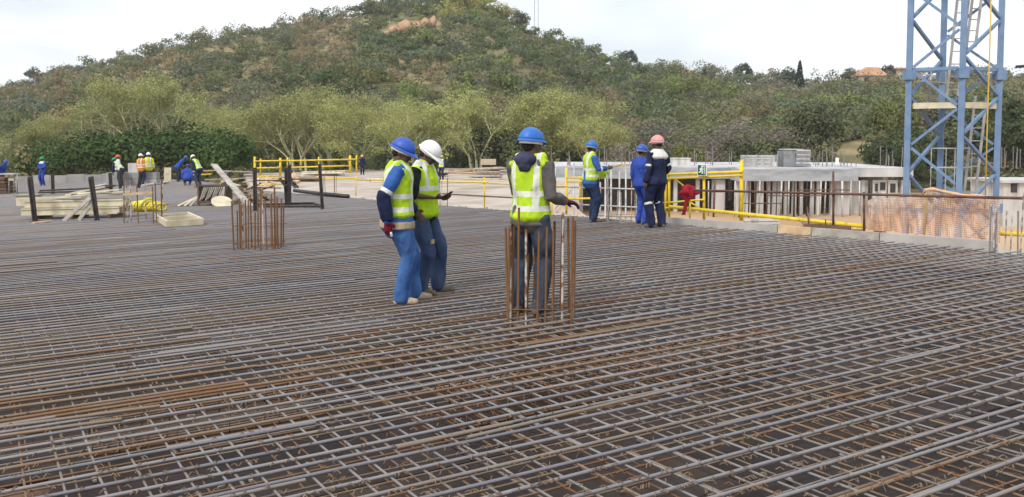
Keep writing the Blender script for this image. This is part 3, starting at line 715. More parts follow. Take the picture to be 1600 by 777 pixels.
# rocks near the summit
def rock_mesh(seed, s):
    g = np.random.default_rng(seed); mb = []; n, m_ = 9, 7
    V = [(math.sin(PI * j / m_) * math.cos(2 * PI * i / n), math.sin(PI * j / m_) * math.sin(2 * PI * i / n), math.cos(PI * j / m_)) for j in range(m_ + 1) for i in range(n)]
    V = np.array(V); V = V * (.55 + .9 * fnoise(V * 2.6 + seed, seed, 4))[:, None] * np.array(s)
    Fq = [(j * n + i, (j + 1) * n + i, (j + 1) * n + (i + 1) % n, j * n + (i + 1) % n) for j in range(m_) for i in range(n)]
    return np_mesh('boulder', V, np.array(Fq))
oc = thing('rock_outcrop', rock_at, 'ochre rock outcrop showing bare near the summit of the hill', 'rock')
for k, (dx, dz, s) in enumerate(((-4.5, -.6, (1.6, 1.4, 1.0)), (-2.0, .3, (2.0, 1.6, 1.5)), (.8, 0, (1.8, 1.5, 1.3)), (3.2, .9, (1.3, 1.2, 1.5)), (5.2, 1.5, (.9, 1.0, 1.4)), (-6.2, -1.5, (1.1, 1, .8)))):
    o = mesh_obj('boulder', rock_mesh(300 + k, s), M['rock'], oc); o.location = (dx, random.uniform(-1.0, .2), dz + 1.2)
# house on the ridge, wall beside it, far mast
p = at(1357, 126, 205); hs = thing('house', p, 'small house with an orange tiled roof on the right skyline', 'house')
MB().box((p.x, p.y, p.z - .3), (6.4, 5, 2.6)).build('wall', M['tan_wall'], hs)
rf = MB(); z0, z1 = p.z + 1.0, p.z + 3.2
rf._add([(p.x - 3.6, p.y - 2.9, z0), (p.x + 3.6, p.y - 2.9, z0), (p.x + 3.6, p.y + 2.9, z0), (p.x - 3.6, p.y + 2.9, z0), (p.x - .9, p.y, z1), (p.x + 2.2, p.y, z1)],
        [(0, 1, 5, 4), (1, 2, 5), (2, 3, 4, 5), (3, 0, 4), (3, 2, 1, 0)]); rf.build('roof', M['roof_tile'], hs)
for dx in (-1.6, 1.2): MB().box((p.x + dx, p.y - 2.5, p.z - .1), (1.0, .08, 1.1)).build('window', M['dark_door'], hs)
p = at(1408, 118, 205); hw = thing('house', p, 'peach walled house beside the left leg of the crane mast on the skyline', 'house')
MB().box((p.x + 1, p.y, p.z - .4), (6.0, 4, 3.4)).build('wall', M['tan_wall'], hw)
MB().prism([(p.x - 2.4, p.y - 2.4), (p.x + 4.4, p.y - 2.4), (p.x + 4.4, p.y + 2.4), (p.x - 2.4, p.y + 2.4)], p.z + 1.3, p.z + 1.65).build('roof', M['roof_tile'], hw)
b0, b1 = at(838, 40, 255), at(838, -60, 255); tm = thing('radio_mast', (b0.x, b0.y, terrain_z(b0.x, b0.y)), 'thin pale twin mast rising into the sky right of the summit', 'mast')
for dx in (-.55, .55): MB().tube([(b0.x + dx, b0.y, terrain_z(b0.x, b0.y) - .3), (b0.x + dx, b0.y, b1.z)], .09, 6).build('pole', M['galv'], tm)
mb = MB()
for k in range(9):
    z = b0.z - 4 + k * 2.6; mb.tube([(b0.x - .55, b0.y, z), (b0.x + .55, b0.y, z + 1.3)], .03, 4)
tag(mb.build('lacing', M['galv'], tm), kind='stuff')

# ------------------------------------------------------------------ beyond the deck: ledge, next slab, low wall
s_of = lambda px, py: (G(px, py) - EA).dot(e_dir)
S_END = s_of(500, 305) * .93
lg = MB()
pts = [Edge(-9, .02), Edge(S_END, .02), Edge(S_END, .62), Edge(-9, .62)]
lg.prism([(p.x, p.y) for p in pts], lambda x, y: zs(x, y) - .55, lambda x, y: zs(x, y) - .07)
tag(lg.build('ledge', M['concrete'], loc=(0, 0, 0)), kind='structure')
for k, (p0, p1, m_, lb) in enumerate(((1040, 1215, 'concrete', 'pale grey edge board nearest the red cloth'), (1217, 1268, 'tan_timber', 'tan edge plank left of the brown upright board'),
                                      (1270, 1375, 'grey_timber', 'grey edge board below the brown upright board'), (1377, 1552, 'concrete', 'long pale edge board below the orange netting'))):
    fy = lambda px: 391 + (px - 1570) * (391 - 305) / 1070.0
    a, b = E(p0, fy(p0), .07), E(p1, fy(p1), .07); a.z = zs(a.x, a.y) + .02; b.z = zs(b.x, b.y) + .02
    one('edge_board', MB().bar(a, b, .05 + .01 * k, .20), M[m_], a, lb, 'board')
rr = random.Random(4); lb_k = 0
chips = []
for k in range(60):
    s_ = rr.uniform(-6, S_END); p = Edge(s_, rr.uniform(.12, .55), -.05); sz = rr.uniform(.02, .07); chips.append((p, sz))
mb = MB()
for p, sz in chips: mb.box(p, (sz * 1.6, sz, sz * .7), rr.uniform(0, 3))
tag(mb.build('rubble', M['concrete'], loc=(0, 0, 0)), 'pale concrete crumbs scattered along the deck edge ledge', 'rubble', kind='stuff')

fs_pts = [E(905, 330, .7), Edge(S_END, .7), G(400, 296.5) + Vector((0, .6, 0)), G(380, 271, -.6), G(640, 262, -.6), G(905, 266, -.6)]
fz = lambda x, y: zs(x, y) - .6
tag(MB().prism([(p.x, p.y) for p in fs_pts], lambda x, y: fz(x, y) - .4, fz).build('far_slab', M['slab_far'], loc=(0, 0, 0)), kind='structure')
def Gf(px, py): return G(px, py, -.6)
# low concrete wall behind the far left of the deck
a, b = G(20, 289), G(212, 284); wl = thing('low_wall', a, 'low grey concrete wall along the far left edge of the deck', 'wall')
a, b = a + Vector((0, .3, 0)), b + Vector((0, .3, 0)); n = 7
for k in range(n):
    p, q = a + (b - a) * (k / n), a + (b - a) * ((k + .985) / n); h = .62 + .05 * (k % 2)
    MB().bar(p + Vector((0, 0, h / 2 - .1)), q + Vector((0, 0, h / 2 - .1)), .16, h).build('wall_panel', M['concrete_dark'], wl)
for k in range(22):
    p = a + (b - a) * random.random() + Vector((0, .1, 0)); V, Fq = bar_geo(p + Vector((0, 0, -.1)), p + Vector((0, 0, random.uniform(.7, 1.0))), .012, 5, 1, 0, k)
    mesh_obj('dowel', np_mesh('dowel', V - np.array(wl.location), Fq, np.full(len(Fq), .5)), M['bar'], wl)

# ------------------------------------------------------------------ guardrails and the scaffold by the deck edge
def post(name, a, b, r, m, parent): return MB().tube([a, b], r, 8).build(name, m, parent, smooth=True)
# rail along the middle of the deck edge
base = E(757, 326, .35); t = thing('guardrail', base, 'yellow tube guardrail along the deck edge behind the phone pair and hooded man', 'guardrail')
post('rail', E(556, 281, .35), E(762, 285, .35), .028, M['yellow'], t); post('rail', E(764, 286.5, .35), E(886, 291, .35), .022, M['yellow'], t)
for px, y0, y1 in ((757, 277, 325), (556, 276, 307), (640, 280, 315)): post('post', E(px, y0, .38), E(px, y1, .38), .022, M['yellow'], t)
post('lower_rail', E(690, 303, .33), E(886, 314, .33), .02, M['rust_tube'], t)
# far guardrail above the scaffold level
Yg = 40
t = thing('guardrail', at(398, 290, Yg), 'far yellow guardrail of uprights and two rails below the pale thorn trees', 'guardrail')
for px, y0, y1 in ((398, 245, 292), (407, 248, 274), (438, 247, 275), (449, 246, 262), (498, 245, 275), (547, 243, 271), (557, 243, 270)):
    post('post', at(px, y0, Yg), at(px, y1, Yg), .055 if px in (438, 547, 398) else .035, M['yellow'], t)
for x0, y0, x1, y1 in ((398, 252, 449, 251), (449, 251.5, 557, 249), (398, 263, 438, 262), (452, 262, 547, 259), (398, 276, 438, 275), (398, 290, 448, 287), (398, 281, 560, 279)):
    post('rail', at(x0, y0, Yg - .06), at(x1, y1, Yg - .06), .035, M['yellow'], t)
# stair scaffold behind the three men
t = thing('scaffold_tower', E(960, 352, 1.6), 'grey and white scaffold tower with a timber landing behind the three talking men', 'scaffold')
for px, y0, y1, off in ((868, 262, 345, 2.2), (897, 255, 345, 2.0), (938, 258, 350, 1.4), (946, 276, 350, 1.2), (955, 262, 350, 1.4), (968, 268, 350, 1.3), (978, 258, 350, 1.5), (1006, 262, 350, 1.4), (1022, 270, 350, 1.5), (1034, 262, 350, 1.8)):
    a = E(px, y0, off); b = E(px, y1, off); b.z -= 2.4; post('standard', a, b, .022, M['galv'], t)
for x0, y0, x1, y1 in ((866, 318, 1036, 326), (866, 292, 1036, 297), (930, 336, 1036, 341)): post('ledger', E(x0, y0, 1.25), E(x1, y1, 1.25), .02, M['galv'], t)
for x0, y0, x1, y1 in ((868, 292, 897, 326), (897, 292, 868, 326)): post('brace', E(x0, y0, 2.1), E(x1, y1, 2.1), .016, M['galv'], t)
for k in range(3): MB().bar(E(926, 262 - k * .2, 2.6 + k * .26), E(1000, 257 - k * .2, 2.6 + k * .26), .24, .05).build('plank', M['tan_timber'], t)
t = thing('guard_gate', E(885, 345, 1.0), 'yellow tube gate frame left of the man in the lime vest', 'gate')
post('post', E(885, 262, 1.0), E(885, 345, 1.0), .03, M['yellow'], t); post('post', E(906, 276, 1.1), E(906, 315, 1.1), .024, M['yellow'], t)
for y0, y1 in ((278, 277), (284, 283), (311, 310)): post('rail', E(885, y0, 1.0), E(936, y1, 1.0), .026, M['yellow'], t)
t = thing('guard_barrier', E(1043, 345, .9), 'yellow tube guard frame with tall posts right of the pink-helmeted man', 'guard frame')
for px, y0, y1, r in ((1040, 262, 345, .028), (1045.5, 253, 345, .03), (1100, 276, 345, .03), (1158.5, 251, 345, .042)): post('post', E(px, y0, .9), E(px, y1, .9), r, M['yellow'], t)
for x0, y0, x1, y1, r in ((1040, 273, 1160, 268.5, .03), (1040, 279.5, 1160, 274, .024), (1040, 317, 1100, 312, .02), (1040, 325, 1078, 325, .02)): post('rail', E(x0, y0, .84), E(x1, y1, .84), r, M['yellow'], t)
for x0, y0, x1, y1 in ((1055, 280, 1075, 296), (1072, 312, 1100, 330)): post('brace', E(x0, y0, .96), E(x1, y1, .96), .018, M['yellow'], t)
# rail along the right part of the deck edge
t = thing('guardrail', E(1302, 366, .4), 'rusty top tube and yellow bottom tube guardrail along the right deck edge', 'guardrail')
post('top_rail', E(1083, 297.5, .40), E(1600, 310, .40), .023, M['rust_tube'], t)
post('bottom_rail', E(1046, 323, .52), E(1350, 353.5, .52), .038, M['yellow'], t); post('bottom_rail', E(1538, 364, .9), E(1612, 367, .9), .036, M['yellow'], t)
for px, y0, y1 in ((1302, 268, 357), (1350, 300, 362), (1078, 305, 347)): post('post', E(px, y0, .45), E(px, y1, .45), .022, M['rust_tube'] if px != 1078 else M['yellow'], t)
t = thing('toe_board', E(1290, 366, .32), 'short dark brown board standing on the ledge with a rusty stake', 'board')
MB().bar(E(1256, 355, .32), E(1329, 359, .32), .04, .13).build('board', M['brown_timber'], t); post('stake', E(1261, 323, .36), E(1265, 362, .36), .016, M['rust_tube'], t); post('stake', E(1290, 343, .36), E(1290, 352, .36), .012, M['rust_tube'], t)
# red cloth knotted on the rail end
c = E(1075, 300, .40); g = np.random.default_rng(3); n, m_ = 20, 14; V = []
for j in range(m_ + 1):
    u = j / m_; z = .16 - u * .66; r = (.025 + .14 * math.sin(min(u * 2.0, 1) * PI) ** .8) if u < .5 else .045 + .05 * max(0, .62 - u) + .012 * math.sin(u * 40)
    cx = .0 if u < .4 else -.10 * (u - .4) / .6
    for i_ in range(n):
        an = 2 * PI * i_ / n; q = r * (1 + .30 * math.sin(an * 3 + u * 9) + .22 * math.sin(an * 5 - u * 17 + 2) + .10 * math.sin(an * 9 + 3)) * (1 + .18 * math.sin(u * 31)) if u < .5 else r * (1 + .15 * math.sin(an * 3 + u * 9))
        V.append((c.x + cx + q * math.cos(an) * (1.05 if u < .45 else .9), c.y + q * math.sin(an) * .7, c.z + z))
Fq = [(j * n + i_, j * n + (i_ + 1) % n, (j + 1) * n + (i_ + 1) % n, (j + 1) * n + i_) for j in range(m_) for i_ in range(n)]
mb = MB(); mb._add(V, Fq); mb._add([V[k] for k in range(n)], [tuple(range(n))]); one('red_cloth', mb, M['red_cloth'], c, 'red cloth knotted over the end of the rusty rail', 'cloth', smooth=True)
# emergency exit sign
c = E(1097, 266, .78); t = thing('exit_sign', c, 'green emergency exit sign with a white running figure on the yellow frame', 'sign')
sx_ = E(1104, 266, .78) - E(1090, 266, .78); ex = Vector((sx_.x, sx_.y, 0)).normalized(); ey = Vector((ex.y, -ex.x, 0))
if ey.y > 0: ey = -ey
W, Hh = sx_.length, .245
Mx = Matrix((ex, -ey, Vector((0, 0, 1)))).transposed()
MB().box(c, (W, .012, Hh), M=Mx).build('border', M['white_print'], t); MB().box(c + ey * .010, (W * .86, .008, Hh * .88), M=Mx).build('panel', M['green_sign'], t)
fig = MB(); L = lambda u, v: c + ex * (u * W) + Vector((0, 0, v * Hh)) + ey * .017
for (a, b, w_) in (((.02, .22), (-.04, -.02), .030), ((-.03, .0), (.10, -.14), .024), ((.10, -.14), (.06, -.32), .02), ((-.04, .0), (-.14, -.16), .024), ((-.14, -.16), (-.30, -.20), .02), ((.02, .18), (.18, .06), .018), ((.02, .18), (-.16, .14), .018), ((-.16, .14), (-.2, .02), .016)):
    fig.bar(L(*a), L(*b), w_ * 1.4, .004, up=ey)
fig.tube([L(.05, .32) + ey * -.002, L(.05, .32) + ey * .003], .024, 10); fig.bar(L(.30, -.34), L(.30, .36), .016, .004, up=ey); fig.bar(L(.30, .36), L(.18, .36), .016, .004, up=ey)
fig.build('running_figure', M['white_print'], t)

# ------------------------------------------------------------------ orange safety netting on the right
def net_mat():
    m, nt, b = new_mat('pale_orange_netting'); N, L = nt.nodes, nt.links
    tc = N.new('ShaderNodeTexCoord'); no = N.new('ShaderNodeTexNoise'); no.inputs['Scale'].default_value = 2.2; no.inputs['Detail'].default_value = 5; L.new(tc.outputs['Object'], no.inputs['Vector'])
    rp = N.new('ShaderNodeValToRGB'); rp.color_ramp.elements[0].position = .38; rp.color_ramp.elements[1].position = .62
    rp.color_ramp.elements[0].color = (.68, .42, .28, 1); rp.color_ramp.elements[1].color = (.74, .60, .52, 1); L.new(no.outputs['Fac'], rp.inputs['Fac']); L.new(rp.outputs['Color'], b.inputs['Base Color'])
    b.inputs['Roughness'].default_value = .8
    mr = N.new('ShaderNodeMapRange'); mr.inputs['From Min'].default_value = .3; mr.inputs['From Max'].default_value = .7; mr.inputs['To Min'].default_value = .36; mr.inputs['To Max'].default_value = .66
    return m
M['net'] = net_mat()
def net(px0, px1, ytop, ybot, off, label, sag):
    n, m_ = 46, 22; V = []
    for j in range(m_ + 1):
        for i_ in range(n + 1):
            u, v = i_ / n, j / m_; px = px0 + (px1 - px0) * u
            yt = np.interp(u, [q[0] for q in ytop], [q[1] for q in ytop]); yb = ybot[0] + (ybot[1] - ybot[0]) * u
            fold = .05 * math.sin(u * 23 + v * 3) * (.3 + v) + .03 * math.sin(u * 51 - v * 6)
            V.append(E(px, yt + (yb - yt) * v, off + fold))
    w = n + 1; Fq = [(j * w + i_, j * w + i_ + 1, (j + 1) * w + i_ + 1, (j + 1) * w + i_) for j in range(m_) for i_ in range(n)]
    mb = MB(); mb._add(V, Fq); o = one('safety_net', mb, M['net'], V[0], label, 'net', 'pale orange safety netting', smooth=True)
    wf = o.modifiers.new('strands', 'WIREFRAME'); wf.thickness = .018; wf.use_even_offset = False; wf.use_replace = True
    return o
net(1346, 1446, [(0, 318), (.2, 309), (.6, 308), (1, 305)], (358, 368), .62, 'pale orange safety net left of the yellow net post', 0)
net(1448, 1562, [(0, 296), (.3, 303), (.7, 307), (1, 308)], (369, 381), .62, 'pale orange safety net right of the yellow net post', 0)
pts = [E(px, py, .5 + .03 * math.sin(px)) for px, py in ((1441, 305), (1446, 297), (1458, 296), (1472, 299), (1490, 303), (1508, 306), (1525, 306), (1540, 307))]
one('net_roll', MB().tube(pts, [.015, .03, .034, .022, .032, .02, .03, .015], 8), M['orange_band'], pts[0], 'scrunched orange net edge draped over the rusty rail', 'net', smooth=True)
a, b = E(1446, 303, .7), E(1444, 372, .7); one('net_post', MB().bar(a, b, .07, .07), M['yellow'], b, 'yellow post holding the orange safety netting', 'post')
c = E(1375, 356, 1.1); mb = MB(); mb.tube([c + Vector((0, 0, -.14)), c + Vector((0, 0, .12))], [.10, .14], 14); mb.tube([c + Vector((0, 0, .12)), c + Vector((0, 0, .14))], [.15, .15], 14)
one('bucket', mb, M['orange_band'], c + Vector((0, 0, -.14)), 'orange bucket behind the left safety net', 'bucket', smooth=True)

# ------------------------------------------------------------------ crane mast
YT = 19.0
pL, pF, pB, pR = at(1418, 216, YT), at(1501, 216, YT - .55), at(1470, 216, YT + .62), at(1559, 216, YT + .05)
legs = [Vector((p.x, p.y, 0)) for p in (pL, pF, pR, pB)]      # round the mast: left, front, right, back
zt = CAMZ + 3.6; zb = GZ
c = sum(legs, Vector()) / 4; t = thing('crane_mast', (c.x, c.y, zb), 'blue lattice tower crane mast behind the right deck edge', 'crane')
for k, p in enumerate(legs):
    lg_ = MB().bar((p.x, p.y, zb), (p.x, p.y, zt + 1.2), .125, .125, up=(legs[1] - legs[0]).normalized()).build('leg', M['blue_paint'], t)
zn = lambda py: CAMZ + (216 - py) / F * YT
lev = [zn(q) for q in (-58, 8, 46, 112, 160, 183, 232, 240, 290, 350, 410, 480)]
for k in range(4):
    p, q = legs[k], legs[(k + 1) % 4]; d = (q - p).normalized(); p_, q_ = p + d * .08, q - d * .08
    zz = zn(-130) + (k % 2) * .25; up = True; kk = k // 1
    while zz > zb + .4:
        z2 = zz - .86
        a, b = (p_, q_) if up else (q_, p_)
        MB().bar((a.x, a.y, zz - .04), (b.x, b.y, z2 + .04), .055, .075, up=d.cross(Vector((0, 0, 1)))).build('brace', M['blue_paint'], t)
        zz = z2; up = not up
    for z in (zn(110), zn(-95), zn(330)): MB().bar((p_.x, p_.y, z), (q_.x, q_.y, z), .05, .07).build('horizontal', M['blue_paint'], t)
for k, p in enumerate(legs):                                   # bolted joints on the legs
    for z in (zn(118), zn(-90), zn(326)): MB().box((p.x, p.y, z), (.21, .21, .22), math.atan2((c - p).y, (c - p).x)).build('joint', M['blue_paint'], t)
z = zn(166); inr = [c + (p - c) * .92 for p in legs]
MB().prism([(p.x, p.y) for p in (inr[0], inr[1], c + (inr[1] - c) * .2, c + (inr[3] - c) * .4, inr[3])], z - .03, z + .03).build('platform', M['tan_timber'], t)
for a, b in ((legs[0], legs[1]), (legs[1], legs[2])): 
    d = (b - a).normalized(); MB().bar((a + d * .1).to_tuple()[:2] + (z,), (b - d * .1).to_tuple()[:2] + (z,), .03, .13).build('kickboard', M['cream_timber'], t)
def ladder(a, b, w, side, n, nm='ladder'):
    a, b, side = Vector(a), Vector(b), Vector(side).normalized(); o = MB().bar(a - side * w / 2, b - side * w / 2, .03, .05).build(nm, M['galv'], t)
    MB().bar(a + side * w / 2, b + side * w / 2, .03, .05).build('rail', M['galv'], o)
    for k in range(n):
        p = a + (b - a) * ((k + .5) / n); MB().tube([p - side * w / 2, p + side * w / 2], .013, 6).build('rung', M['galv'], o)
sd = (legs[2] - legs[0]).normalized()
ladder(at(1512, 330, YT + .1), at(1533, 150, YT + .1), .26, sd, 9); ladder(at(1488, 150, YT + .3), at(1508, -30, YT + .3), .26, sd, 9); ladder(at(1517, 74, YT), at(1530, -30, YT), .2, sd, 6, 'upper_ladder')
mb = MB()
for z_ in (zn(262), zn(232)): 
    q = [c + (p - c) * .45 for p in legs]; q = [Vector((p.x, p.y, z_)) for p in q]; mb.tube(q, .012, 5, closed=True)
for p in [c + (p - c) * .45 for p in legs]: mb.tube([(p.x, p.y, zn(330)), (p.x, p.y, zn(232))], .012, 5)
mb.build('safety_cage', M['galv'], t)
mb = MB()
for pz in ((1430, 113, 1455, 118), (1430, 127, 1490, 130)): mb.tube([at(pz[0], pz[1], YT + .2), at(pz[2], pz[3], YT + .2)], .012, 5)
for px in (1430, 1455, 1478): mb.tube([at(px, 112, YT + .2), at(px, 131, YT + .2)], .012, 5)
mb.build('platform_rail', M['cream_timber'], t)
rp_ = [at(1549, -20, YT - .3), at(1547, 60, YT - .3), at(1543, 180, YT - .3), at(1539, 330, YT - .3)]
one('rope', MB().tube(rp_, .016, 6), M['rope'], rp_[-1], 'yellow rope hanging down the right side of the crane mast', 'rope', smooth=True)
rp_ = [at(1591, 104, 60), at(1640, 101, 60)]; 
one('floodlight_arm', MB().bar(at(1588, 104.5, 60), at(1660, 100, 60), .2, .2).bar(at(1655, 100, 60), at(1655, 300, 60), .2, .2), M['dark_steel'], at(1655, 300, 60), 'dark horizontal arm entering at the right photo edge', 'post')

# ------------------------------------------------------------------ the pale building below the deck on the right
YB = 58.0
Z = lambda py, Y=YB: at(800, py, Y).z
Xp = lambda px, Y=YB: at(px, 250, Y).x
b0 = Vector((Xp(1250), YB, GZ)); t = thing('site_building', b0, 'long low white building shell with a flat pale roof below the crane mast', 'building')
def xbox(x0, x1, y0, y1, z0, z1): return MB().box(((x0 + x1) / 2, (y0 + y1) / 2, (z0 + z1) / 2), (abs(x1 - x0), abs(y1 - y0), abs(z1 - z0)))
ztop = Z(264); 
xbox(Xp(858), Xp(1150), YB + 1.5, YB + 14, Z(281), ztop).build('roof_slab', M['roof_edge'], t)
xbox(Xp(1150) + .004, Xp(1336), YB - .6, YB + 14, Z(282.5), ztop - .02).build('roof_slab', M['roof_edge'], t)
xbox(Xp(1336) + .004, Xp(1432), YB + .4, YB + 14, Z(277), ztop + .05).build('roof_slab', M['roof_white'], t)
xbox(Xp(862), Xp(1148), YB + 1.8, YB + 13.6, ztop + .004, ztop + .10).build('roof_sheet', M['roof_white'], t)
xbox(Xp(1152), Xp(1334), YB - .3, YB + 13.6, ztop - .016, ztop + .08).build('roof_sheet', M['roof_white'], t)
xbox(Xp(900), Xp(1440), YB + 6, YB + 6.2, GZ, Z(283)).build('back_wall', M['interior'], t)
for x0, x1, dy, z0 in ((862, 872, 2, 300), (905, 915, 2, 330), (1062, 1068, 2, 340), (1098, 1104, 2, 338), (1123, 1144, 1.8, 338), (1152, 1176, .3, 332), (1184, 1194, 0, 336), (1202, 1206, .2, 338), (1209, 1223, .1, 338), (1227, 1230.5, 0, 338),
                   (1238, 1244, -.2, 338), (1251, 1256, 0, 338), (1269, 1274, .1, 338), (1277, 1281, -.1, 338), (1297, 1301, -.2, 338), (1306, 1334, .2, 340), (1338, 1351, .8, 342), (1355, 1366, .9, 342), (1372, 1412, .8, 342), (1418, 1432, .8, 342)):
    xbox(Xp(x0), Xp(x1), YB + dy, YB + dy + .25, GZ, Z(282.6)).build('wall_panel', M['white_panel'], t)
for x0, x1, y0, y1, dy in ((1145, 1150, 283, 315, 1.0), (1178, 1183, 284, 330, 1.2), (1225, 1227, 284, 330, .7), (1246, 1250, 284, 330, .8), (1258, 1267, 300, 326, 1.5), (1285, 1296, 290, 330, 1.2), (1350, 1352, 286, 300, .6), (1367, 1371, 286, 306, .7)):
    xbox(Xp(x0), Xp(x1), YB + dy, YB + dy + .1, Z(y1), Z(y0)).build('opening_frame', M['dark_door'], t)
for x0, x1, y0, y1 in ((1376, 1380, 288, 300), (1400, 1408, 288, 302), (1384, 1392, 286, 298)): xbox(Xp(x0), Xp(x1), YB + .74, YB + .79, Z(y1), Z(y0)).build('window', M['dark_door'], t)
for x0, x1 in ((1161, 1340), (1106, 1122)): xbox(Xp(x0), Xp(x1), YB + 1.6, YB + 1.7, Z(297), Z(295.5)).build('rail', M['dark_steel'], t)
rr = random.Random(77)
for px in [1108, 1116, 1149, 1156, 1165, 1171, 1181, 1187, 1199, 1214, 1221, 1233, 1242, 1249, 1262, 1267, 1283, 1290, 1304, 1318, 1330, 1345, 1362, 1388]:
    Yq = YB + rr.uniform(-2.2, -.5); x = Xp(px, Yq); post('prop', (x, Yq, GZ), (x + rr.uniform(-.06, .06), Yq, Z(283, Yq)), rr.uniform(.035, .07), M[rr.choice(('galv', 'rust_tube', 'white_panel', 'dark_steel'))], t)
for x0, x1, y in ((1108, 1190, 300), (1199, 1290, 306), (1233, 1330, 297), (1160, 1222, 318)): Yq = YB - 2.3; MB().tube([(Xp(x0, Yq), Yq, Z(y, Yq)), (Xp(x1, Yq), Yq, Z(y, Yq))], .035, 6).build('prop_tie', M['rust_tube'], t)
# things standing on its roof
c = at(1186, 261, YB + 2); t = thing('panel_stack', (c.x, c.y, ztop + .08), 'pale stack of white formwork panels on the far flat roof', 'stack')
w, h = Xp(1209, YB + 2) - Xp(1162, YB + 2), .82
for k in range(6): MB().box((c.x - .1, c.y, ztop + .15 + k * h / 6), (w * (.98 - .01 * (k % 2)), 1.4, h / 6 - .03)).build('panel', M['white_panel'] if k % 2 else M['roof_white'], t)
for dx in (-.46, -.2, .05, .3, .48): MB().bar((c.x + dx * w, c.y - .74, ztop + .08), (c.x + dx * w, c.y - .74, ztop + .95), .06, .05).build('strap', M['galv'], t)
c = at(1240, 258, YB + 2); t = thing('pallet_stack', (c.x, c.y, ztop + .08), 'dark grey stack of bundled panels with white edges on the far flat roof', 'stack')
w = Xp(1262, YB + 2) - Xp(1219, YB + 2)
MB().box((c.x - w * .28, c.y, ztop + .65), (w * .42, 1.5, 1.1)).build('end_sheet', M['grey_bale'], t)
for k in range(4): MB().box((c.x + w * .22, c.y, ztop + .22 + k * .29), (w * .56, 1.45, .16)).build('bundle', M['grey_bale'], t); MB().box((c.x + w * .20 + .02 * k, c.y, ztop + .36 + k * .29), (w * .50, 1.5, .09)).build('sheet', M['white_panel'], t)
MB().box((c.x - w * .1, c.y, ztop + 1.30), (w * .7, 1.3, .08)).build('top_sheet', M['roof_white'], t)
a = at(1308, 253, YB + 8); t = thing('white_sign', (a.x, a.y, ztop), 'small blank white board on a thin post above the far flat roof', 'sign')
MB().box(a, (.26, .03, .62)).build('board', M['white_print'], t); post('post', (a.x, a.y + .05, ztop), (a.x, a.y + .05, a.z + .2), .025, M['galv'], t)
c = at(1061, 264, YB + 4); one('site_cabin', MB().box((c.x, c.y, ztop + .35), (1.4, 1.2, .5)).box((c.x, c.y, ztop + .63), (1.5, 1.3, .06)), M['white_panel'], (c.x, c.y, ztop + .1), 'small white box left of the exit sign on the far roof', 'box')
rr = random.Random(9)
for k, (p0, p1, cnt, lb) in enumerate(((1062, 1150, 14, 'thin upright bars above the far roof right of the exit sign'), (1262, 1300, 9, 'thin upright bars on the far roof right of the dark stack'), (1312, 1345, 9, 'thin upright bars on the far roof right of the white board'), (1352, 1412, 10, 'thin upright bars on the far roof left of the crane mast'), (860, 1000, 16, 'thin upright bars on the far roof behind the man in the lime vest'), (1564, 1600, 8, 'thin upright bars on the far roof right of the crane mast'))):
    c = at((p0 + p1) / 2, 262, YB + 5); t = thing('roof_starter_bars', (c.x, c.y, ztop), lb, 'rebar')
    for i_ in range(cnt):
        p = at(rr.uniform(p0, p1), 262, YB + rr.uniform(2, 9)); V, Fq = bar_geo((p.x, p.y, ztop - .1), (p.x + rr.uniform(-.05, .05), p.y, ztop + rr.uniform(.5, 1.6)), .03, 5, 1, 0, 2)
        mesh_obj('bar', np_mesh('bar', V - np.array(t.location), Fq, np.full(len(Fq), rr.uniform(.1, .7))), M['bar'], t)
c = at(1600, 300, 50); t = thing('site_building', (c.x, c.y, GZ), 'white walled flat roofed shed at the right photo edge behind the crane mast', 'building')
MB().box((c.x + 1.2, c.y + 2, (GZ + at(1600, 286, 50).z) / 2), (4.6, 3.6, at(1600, 286, 50).z - GZ)).build('wall', M['white_panel'], t)
MB().box((c.x + 1.2, c.y + 2, at(1600, 284, 50).z), (5.0, 4.0, .15)).build('roof', M['roof_white'], t)
MB().box((c.x - .5, c.y + .18, at(1600, 294, 50).z), (.35, .08, .5)).build('window', M['dark_door'], t)

# ------------------------------------------------------------------ materials and gear on the left of the deck
def frame_at(px0, py0, px1, py1):
    a, b = G(px0, py0), G(px1, py1); ux = (b - a); ux = Vector((ux.x, ux.y, 0)).normalized(); uy = Vector((-ux.y, ux.x, 0)); return a, b, ux, uy, (b - a).length
a, b, ux, uy, w = frame_at(36, 344, 190, 341)
t = thing('beam_stack', a, 'stack of cream formwork beams and boards lying on the deck at far left', 'timber stack')
def Q(u, v, z): p = a + ux * u + uy * v; return Vector((p.x, p.y, zs(p.x, p.y) + z))
for k in range(3): MB().bar(Q(.35 + k * (w - .7) / 2, -.05, .06), Q(.35 + k * (w - .7) / 2, .75, .06), .1, .1).build('bearer', M['brown_timber'], t)
for j in range(3):
    for k in range(2):
        o = MB(); y = .06 + j * .26; z = .12 + k * .215; du = random.uniform(-.08, .05)
        for zz, h_ in ((z + .02, .04), (z + .10, .12), (z + .18, .04)): o.bar(Q(du, y, zz), Q(w + du + random.uniform(-.1, .1), y, zz), .08 if h_ < .1 else .035, h_)
        o.build('beam', M['cream_timber'], t)
for u0, v0, u1, v1, z0, z1, m_ in ((-.15, .1, w * .55, .3, .60, .60, 'cream_timber'), (w * .3, .2, w * 1.0, .5, .60, .72, 'cream_timber'), (w * .35, .5, w * .98, .1, .66, .80, 'cream_timber'), (w * .2, .6, w * .75, .4, .60, .64, 'grey_timber'), (w * .5, .0, w * .95, .3, .62, .66, 'grey_timber'), (w * .42, .3, w * .7, .7, .70, .86, 'cream_timber')):
    MB().bar(Q(u0, v0, z0), Q(u1, v1, z1), .16, .045).build('board', M[m_], t)
